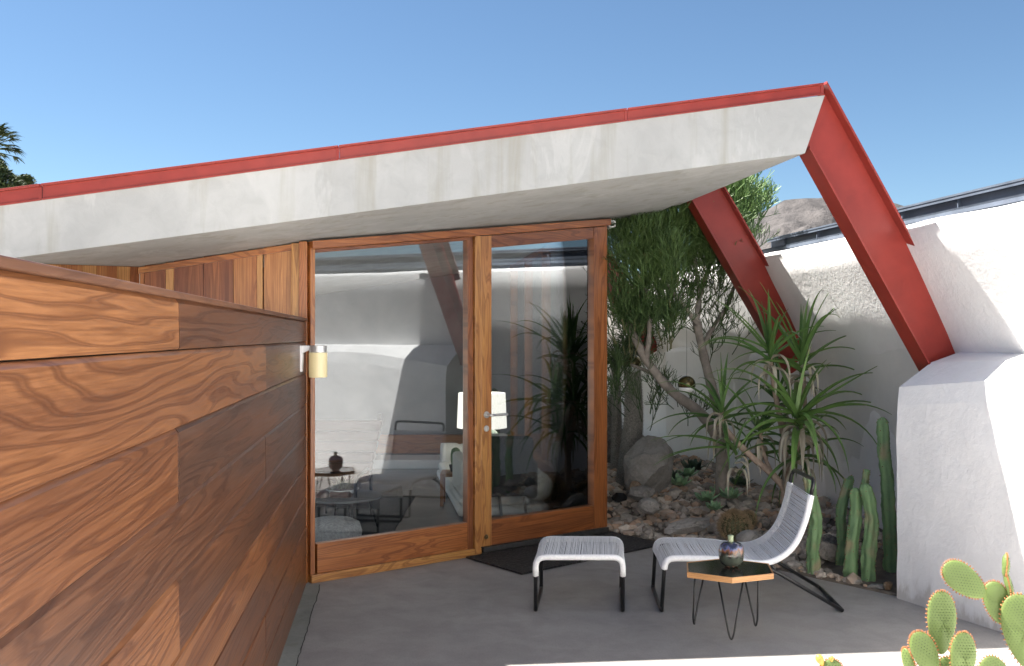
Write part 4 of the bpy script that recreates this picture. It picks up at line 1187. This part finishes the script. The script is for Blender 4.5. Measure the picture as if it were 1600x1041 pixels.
def inbed(X, Y, mg=.0):
    if X+.156*Y > 3.50 or Y > 12.5: return False
    if bd(X, Y)*_s < mg: return False
    if X < .72-.13*(Y-7.3) and Y > 7.2: return False
    A_ = Vector((2.20, 5.488, 0))
    if Y < 6.2 and X > 2.20+(5.488-Y)*.43: return False
    return True
tries = 0
while cnt < 3600 and tries < 60000:
    tries += 1
    Y = 5.4+(random.random()**1.25)*6.6; X = random.uniform(.1, 3.1)
    if not inbed(X, Y, .015): continue
    r = random.choice((.016, .02, .026, .032, .04, .055))*random.uniform(.8, 1.25)
    if bd(X, Y)*_s < r: r *= .7
    if Y > 9 and random.random() < .4: continue
    rock_mesh(rb, (X, Y, bedh(X, Y)+r*.25), r*random.uniform(.8, 1.4), r*random.uniform(.7, 1.2), r*random.uniform(.45, .9), 1, .25, seed=cnt*.37, shade=random.random(), hue=random.choice((0, 0, 0, .2, .4, .9)))
    cnt += 1
rubble = rb.build('rubble', M['rock']); tag(rubble, 'broken brown and grey stones covering the planting bed', 'stones', None, 'stuff')
def stone(label, px, py, Y, rx, ry, rz, mat='boulder', shade=.6, hue=0, rotz=0, tilt=0, sub_=4, name='stone', cat='rock', rough=.2):
    c = at(px, py, Y); m = MB(); rt = Matrix.Rotation(R(rotz), 3, 'Z') @ Matrix.Rotation(R(tilt), 3, 'Y')
    rock_mesh(m, c, rx, ry, rz, sub_, rough, seed=px*.11, rot=rt, shade=shade, hue=hue)
    o = m.build(name, M[mat], None, smooth=False, loc=c); tag(o, label, cat)
    return o
stone('large grey rounded boulder standing at the foot of the spiny trunk', 1014, 732, 8.0, .22, .17, .27, shade=.75, name='boulder', sub_=5, rough=.12, tilt=8)
stone('dark boulder close beside the door frame, behind the slim spiny trunk', 950, 697, 9.5, .14, .15, .20, shade=.0, name='boulder')
stone('black shiny stone lying among the rubble near the door frame', 968, 777, 7.9, .07, .05, .045, mat='black', sub_=2)
stone('long pale layered stone lying in the middle of the rock bed', 1075, 822, 6.95, .17, .07, .055, shade=1, rotz=10, tilt=-9, sub_=4)
stone('smooth grey oval stone beside the spiny ball cactus', 1169, 841, 6.5, .085, .06, .055, shade=.9, sub_=4, rough=.08)
stone('pale blocky stone on the slope below the boulder', 1013, 792, 7.4, .09, .07, .065, shade=.95, sub_=3)
stone('tan rounded stone under the highest pale succulent', 1088, 801, 7.05, .05, .04, .035, shade=.9, hue=.6, sub_=3)
stone('greenish grey angular stone halfway between boulder and door frame', 1002, 770, 7.75, .11, .07, .06, shade=.55, sub_=3)
stone('rusty brown stone leaning on the boulder foot', 992, 762, 7.85, .05, .05, .055, shade=.6, hue=.8, sub_=3)
stone('flat slab stone at the bed edge behind the chair seat', 1100, 846, 6.45, .12, .05, .022, shade=.8, sub_=3)
stone('blocky brown stone just right of the chair back', 1287, 862, 6.2, .09, .06, .07, shade=.7, hue=.2, sub_=3)
stone('pale stone at the edge beneath the chair back', 1242, 886, 6.1, .06, .04, .04, shade=.95, hue=.2, sub_=3)
stone('dark brown stone against the wall between the first two cacti', 1300, 850, 6.35, .07, .05, .07, shade=.0, sub_=3)
stone('flat grey slab stone at the feet of the cacti near the buttress', 1370, 918, 5.68, .06, .04, .02, shade=.8, sub_=3)
stone('tan stone at the foot of the thick front cactus', 1342, 916, 5.78, .045, .03, .03, shade=1, hue=.4, sub_=3)
stone('orange brown stone beside the buttress corner', 1388, 915, 5.62, .03, .03, .028, shade=.8, hue=1, sub_=3)

# ---- hanging garden globes
def globe(label, px, py, Y, r, pyTop):
    c = at(px, py, Y); t = thing('hanging_globe', label, 'lamp', tuple(c), 'glass garden globes hung in the tree')
    arcp = lambda a0, a1, k: [(r*math.cos(R(a0+(a1-a0)*i/k)), r*math.sin(R(a0+(a1-a0)*i/k))) for i in range(k+1)]
    m = MB(); m.lathe(arcp(-18, 88, 12), tuple(c), 28); m.build('top_shell', GB, t, smooth=True)
    m = MB(); m.lathe([(max(.002, a), b) for a, b in arcp(-89, -18.5, 8)], tuple(c), 28); m.build('bowl', M['whitepaint'], t, smooth=True)
    m = MB(); m.tube([c+Vector((0, 0, r*.98)), at(px, pyTop, Y)], .0012, 4); m.build('cord', M['black'], t)
GB = plain('bronze_mirror_glass', (.09, .075, .03), .18, .6)
globe('bronze and white glass globe hanging in front of the forked trunk', 1073, 601, 7.2, .066, 470)
globe('dark glass globe with white underside hanging by the thick spiny trunk', 989, 568, 8.1, .075, 470)

# ================================================================== trees beyond the roof, upper left
random.seed(41)
M['far'] = leafy('far_tree_leaf', (.02, .035, .012), (.09, .13, .045), None, .7, .8)
pt = thing('palm_tree', 'palm tree top showing above the left end of the roof', 'tree', (-15.1, 26, 0)); 
m = MB(); topc = at(-26, 232, 26); m.tube([(topc.x, 26, 0), (topc.x+.1, 26, 3), tuple(topc)], [.25, .2, .18], 10); m.build('trunk', M['bark'], pt)
m = MB()
for i in range(90):
    az = random.uniform(0, 6.28); el = random.uniform(-.9, 1.1); L = random.uniform(.45, .75)
    d = Vector((math.cos(az)*math.cos(el), math.sin(az)*math.cos(el), math.sin(el))); e = topc+d*L
    m.tube([topc, e], .012, 4)
    s_ = d.cross(Vector((0, 0, 1))).normalized()
    for k in range(17):
        a = (k-8)/8*1.25; dd_ = (d*math.cos(a)+s_*math.sin(a)+Vector((0, 0, -.25*random.random()))).normalized()
        leaf(m, e, math.atan2(dd_.y, dd_.x), math.asin(max(-1, min(1, dd_.z))), random.uniform(.25, .42), .035, .9, random.uniform(.1, .9), seg=3)
m.build('crown', M['far'], pt)
def bushy(label, px, py, Y, rx, rz, n):
    c = at(px, py, Y); t = thing('broadleaf_tree', label, 'tree', (c.x, Y, 0)); m = MB()
    m.tube([(c.x, Y, 0), (c.x+.1, Y, c.z*.6), tuple(c)], [.2, .14, .05], 8)
    for _ in range(8): m.tube([c-Vector((0, 0, rz)), c+Vector((random.uniform(-rx, rx)*.7, random.uniform(-rx, rx)*.5, random.uniform(-.2, .8)*rz))], [.05, .01], 5)
    m.build('trunk', M['bark'], t); m = MB()
    for _ in range(n):
        v = Vector((random.gauss(0, 1), random.gauss(0, 1), random.gauss(0, 1))).normalized()*random.random()**.4
        p = c+Vector((v.x*rx, v.y*rx, v.z*rz)); p += Vector((noise.noise(p*1.7), noise.noise(p*1.7+Vector((9, 0, 0))), noise.noise(p*1.7+Vector((0, 9, 0)))))*.35
        s_ = random.uniform(.03, .07); a = rand_dir((0, 0, 1), random.uniform(0, 1.3)); b = a.orthogonal().normalized(); q = a.cross(b)
        m.add([p-b*s_, p+q*s_*.45, p+b*s_, p-q*s_*.45], [(0, 1, 2, 3)], (0, 0, 0, random.random()))
    m.build('crown', M['far'], t)
bushy('bushy green tree top just below the palm, above the left end of the roof', -2, 288, 24, .66, .46, 4200)
bushy('small dark tree top rising behind the red roof edge, right of the bushy tree', 36, 290, 27, .36, .26, 1800)

# ================================================================== room contents seen through the glass
random.seed(55)
M['ivory'] = plain('ivory_fabric', (.82, .81, .77), .9, 0, .12, 40, .003)
M['leather'] = plain('brown_leather', (.13, .07, .055), .35, 0, .3, 8, .003)
M['blackfab'] = plain('black_fabric', (.02, .02, .022), .8)
M['greygreen'] = plain('green_glazed_ceramic', (.16, .22, .18), .2, 0, .3, 8)
def F_(px, py, z=0): return gr(px, py, z)
# table lamp on a small end table
Lx = at(753, 640, 9.6)
et = thing('end_table', 'dark square end table carrying the table lamp behind the door post', 'table', (Lx.x, Lx.y, 0))
m = MB(); m.box(Lx.x-.25, Lx.x+.25, 9.35, 9.85, .25, .28); m.build('table_top', M['blackfab'], et, bevel=.004)
for dx in (-.22, .22):
    for dy in (-.22, .22):
        m = MB(); m.box(Lx.x+dx-.02, Lx.x+dx+.02, 9.6+dy-.02, 9.6+dy+.02, 0, .248); m.build('leg', M['blackfab'], et)
tl = thing('table_lamp', 'table lamp with a white drum shade and round green base behind the door post', 'lamp', (Lx.x, Lx.y, .282))
m = MB(); sc = 9.6/F; zb = at(0, 668, 9.6).z; ztp = at(0, 614, 9.6).z
m.lathe([(.25, zb), (.235, ztp), (.232, ztp), (.247, zb)], (Lx.x, Lx.y, 0), 40); m.build('shade', plain('white_linen_shade', (.8, .8, .78), .9, em=(1, .95, .85), ems=.35), tl, smooth=False)
m = MB(); m.lathe([(.07, .282), (.09, .30), (.15, .36), (.185, .44), (.17, .53), (.10, .585), (.04, .60), (.012, .605), (.012, zb+.05)], (Lx.x, Lx.y, 0), 36); m.build('base', M['greygreen'], tl, smooth=True)
# sofa under the side window
so_ = thing('sofa', 'long ivory upholstered sofa with a rolled back under the side window', 'sofa', (.25, 9, 0))
sd_ = Vector((-.156, 1, 0)).normalized(); sx_ = Vector((sd_.y, -sd_.x, 0)); s0 = Vector((.30, 7.95, 0))
def sofab(m, a0, a1, n0, n1, z0, z1):
    p = []
    for z in (z0, z1):
        for (a, n_) in ((a0, n0), (a1, n0), (a1, n1), (a0, n1)): p.append(s0+sd_*a+sx_*n_+Vector((0, 0, z)))
    m.hexa(p)
m = MB(); sofab(m, 0, 2.3, -.75, .02, .02, .10); m.build('seat_base', M['ivory'], so_, bevel=.03)
m = MB()
for i in range(3): sofab(m, .01+i*.765, .76+i*.765, -.74, -.14, .10, .18)
m.build('seat_cushions', M['ivory'], so_, bevel=.045)
m = MB(); P = [s0+sd_*(2.3*i/30)+sx_*-.06+Vector((0, 0, .24)) for i in range(31)]
m.tube(P, [.12*(1-.16*(1 if i % 5 == 0 else 0))*(.8 if i in (0, 30) else 1) for i in range(31)], 18); m.build('bolster', M['ivory'], so_, smooth=True)
m = MB(); P = [s0+sd_*2.32+sx_*(-.7*i/14)+Vector((0, 0, .24)) for i in range(15)]; m.tube(P, [.13*(1-.14*(i % 5 == 0)) for i in range(15)], 16); m.build('arm_roll', M['ivory'], so_, smooth=True)
def cushion(label, c, w, h, mat, rx=0, rz=0):
    m = MB(); n = 14; vs = []; rt = Matrix.Rotation(R(rz), 3, 'Z') @ Matrix.Rotation(R(rx), 3, 'X')
    for sg in (1, -1):
        for j in range(n+1):
            for i in range(n+1):
                u, v = i/n*2-1, j/n*2-1; z = sg*.07*((1-u**4)*(1-v**4))**.6
                k = 1-.06*(1-abs(u*v))
                vs.append(Vector(c)+rt @ Vector((u*w/2*k, z, v*h/2*k)))
    b = (n+1)**2
    fs = [(j*(n+1)+i, j*(n+1)+i+1, (j+1)*(n+1)+i+1, (j+1)*(n+1)+i) for j in range(n) for i in range(n)]
    fs += [tuple(b+k for k in f[::-1]) for f in fs]
    m.add(vs, fs); o = m.build('cushion', mat, None, smooth=True, loc=c); return tag(o, label, 'cushion')
mp = N('patterned_fabric'); v_ = mp.n('ShaderNodeTexVoronoi'); v_.inputs['Scale'].default_value = 38; mp.l(mp.geo(), v_.inputs['Vector'])
mp.set(color=mp.ramp(v_.outputs[0], [(.3, (.33, .25, .18)), (.45, (.03, .02, .02))]), rough=.9)
cushion('dark brown patterned cushion on the far end of the sofa', at(793, 733, 9.6), .42, .24, mp.m, 15, 10)
cushion('fluffy cream cushion below the dark patterned one on the sofa', at(786, 752, 9.2), .5, .20, M['ivory'], 35, 5)
# black armchair in front of the sofa
def armchair(name, label, c, mat, w=.62, rz=0, legm='black'):
    t = thing(name, label, 'chair', tuple(c)); rt = Matrix.Rotation(R(rz), 3, 'Z')
    T = lambda x, y, z: Vector(c)+rt @ Vector((x, y, z))
    m = MB(); m.box(-w/2, w/2, -.3, .3, .22, .34, T=T); m.build('seat', mat, t, bevel=.035)
    m = MB(); m.hexa([T(-w/2, .22, .3), T(w/2, .22, .3), T(w/2, .34, .3), T(-w/2, .34, .3), T(-w/2, .32, .72), T(w/2, .32, .72), T(w/2, .42, .70), T(-w/2, .42, .70)]); m.build('backrest', mat, t, bevel=.04)
    for sx in (-1, 1):
        m = MB(); m.box(sx*w/2-.045, sx*w/2+.045, -.3, .3, .2, .50, T=T); m.build('armrest', mat, t, bevel=.03)
        for sy in (-1, 1):
            m = MB(); m.tube([T(sx*(w/2-.06), sy*.24, .21), T(sx*(w/2-.04), sy*.27, 0)], .012, 6); m.build('leg', M[legm], t)
    return t
armchair('armchair', 'black low armchair with its back to the door glass', F_(790, 815)+Vector((-.02, .15, 0)), M['blackfab'], .42, 185)
armchair('armchair', 'white rounded armchair half hidden behind the door post', F_(747, 812)+Vector((.02, .25, 0)), M['ivory'], .34, 190)
# leather lounge chair at the left of the window
lc_ = thing('leather_chair', 'brown leather lounge chair with a high tufted back behind the left window pane', 'chair', (-1.5, 7.8, 0))
c = at(545, 760, 7.8); c.z = 0
T = lambda x, y, z: c+Vector((x, y, z))
m = MB()
for i in range(6):
    z0 = .30+.085*i; x0 = .05+.02*i
    m.hexa([T(-.40+x0*.2, -.0, z0), T(.10+x0, -.0, z0), T(.10+x0, .14, z0), T(-.40+x0*.2, .14, z0), T(-.40+x0*.2+.0, -.01+.02, z0+.083), T(.12+x0, .01, z0+.083), T(.12+x0, .14, z0+.083), T(-.40+x0*.2, .14, z0+.083)])
m.build('backrest', M['leather'], lc_, bevel=.02)
m = MB()
for i in range(3): m.box(c.x-.40+.17*i, c.x-.235+.17*i, c.y-.55, c.y, .24, .33)
m.build('seat', M['leather'], lc_, bevel=.03)
m = MB(); m.tube([T(-.42, -.6, .02), T(-.42, -.5, .42), T(-.42, .12, .42), T(-.42, .15, .02)], .014, 8); m.tube([T(.14, -.6, .02), T(.14, -.5, .42), T(.16, .12, .42), T(.16, .15, .02)], .014, 8); m.tube([T(-.42, .12, .42), T(.16, .12, .42), T(.24, .10, .86)], .014, 8)
m.build('frame', M['black'], lc_, smooth=True)
# glass coffee table with a dish, pouf, small tables
cf = thing('coffee_table', 'low round glass coffee table on thin black legs behind the left pane', 'table', tuple(F_(535, 820)))
cc = F_(535, 830); m = MB(); m.lathe([(.30, .26), (.302, .268), (.30, .276), (.02, .276)], tuple(cc), 36); m.build('table_top', M['idark'], cf)
for a in range(4): 
    m = MB(); m.tube([cc+Vector((math.cos(a*1.57+.4)*.2, math.sin(a*1.57+.4)*.2, .26)), cc+Vector((math.cos(a*1.57+.4)*.28, math.sin(a*1.57+.4)*.28, 0))], .008, 6); m.build('leg', M['black'], cf)
dz = thing('flower_bowl', 'shallow bowl of dried brown flowers on the round coffee table', 'bowl', tuple(cc+Vector((0, 0, .277))))
m = MB(); m.lathe([(.05, 0), (.10, .02), (.13, .05), (.125, .052), (.09, .025), (.03, .012)], tuple(cc+Vector((0, 0, .278))), 28); m.build('dish', M['whitepaint'], dz, smooth=True)
m = MB()
for i in range(120): leaf(m, cc+Vector((random.uniform(-.05, .05), random.uniform(-.05, .05), .31)), random.uniform(0, 6.28), random.uniform(.2, 1.5), random.uniform(.05, .13), .012, 1, random.random(), seg=3)
m.build('dried_flowers', M['aloedry'], dz)
sm = thing('small_table', 'small dark side table at the left edge of the window', 'table', tuple(at(500, 850, 8.2)))
c2_ = at(497, 745, 8.2); m = MB(); m.box(c2_.x-.2, c2_.x+.12, 8.0, 8.4, c2_.z-.03, c2_.z); m.build('table_top', M['blackfab'], sm, bevel=.003)
for dx in (-.18, .1):
    for dy in (8.03, 8.37):
        m = MB(); m.tube([(c2_.x+dx, dy, 0), (c2_.x+dx, dy, c2_.z-.03)], .01, 6); m.build('leg', M['black'], sm)
wt = thing('wooden_table', 'small wooden cube table holding the potted cactus left of the door post', 'table', tuple(F_(714, 790)))
c3_ = F_(712, 788); m = MB()
zt3 = at(0, 737, c3_.y).z
m.box(c3_.x-.13, c3_.x+.13, c3_.y-.13, c3_.y+.13, zt3-.03, zt3, Vector((1, 0, 0)), Z, .7); m.build('table_top', M['siding'], wt, bevel=.003)
for dx in (-.115, .115):
    for dy in (-.115, .115):
        m = MB(); m.box(c3_.x+dx-.015, c3_.x+dx+.015, c3_.y+dy-.015, c3_.y+dy+.015, 0, zt3-.031, Z, Vector((1, 0, 0)), .5); m.build('leg', M['siding'], wt)
pc = thing('potted_cactus', 'small dark green cactus in a black pot on the wooden cube table', 'plant', (c3_.x, c3_.y, zt3))
m = MB(); m.lathe([(.045, 0), (.06, .06), (.055, .062)], (c3_.x, c3_.y, zt3+.001), 20); m.build('pot', M['blackfab'], pc)
m = MB(); m.lathe([(.035, .055), (.045, .10), (.045, .16), (.035, .20), (.01, .215)], (c3_.x, c3_.y, zt3), 30, fn=lambda a, i: .85+.15*abs(math.cos(a*4))); m.build('stem', M['cactus'], pc, smooth=True)
rg = MB(); cr_ = F_(560, 850)
rg.box(-2.4, -.9, 7.2, 8.9, .003, .014); ro_ = rg.build('rug', plain('dark_rug', (.04, .04, .042), .95, 0, .6, 30, .004), None, loc=(-1.6, 8, 0)); tag(ro_, 'dark rug on the room floor behind the left window pane', 'rug')
pf_ = MB(); pp = F_(515, 862); pf_.lathe([(.16, .02), (.2, .06), (.21, .12), (.19, .18), (.14, .205), (.01, .21)], tuple(pp+Vector((0, .1, 0))), 30)
po = pf_.build('pouf', plain('speckled_fabric', (.55, .56, .58), .9, 0, .5, 60, .004), None, smooth=True, loc=pp+Vector((0, .1, 0))); tag(po, 'low speckled grey pouf just inside the left corner of the window', 'pouf')
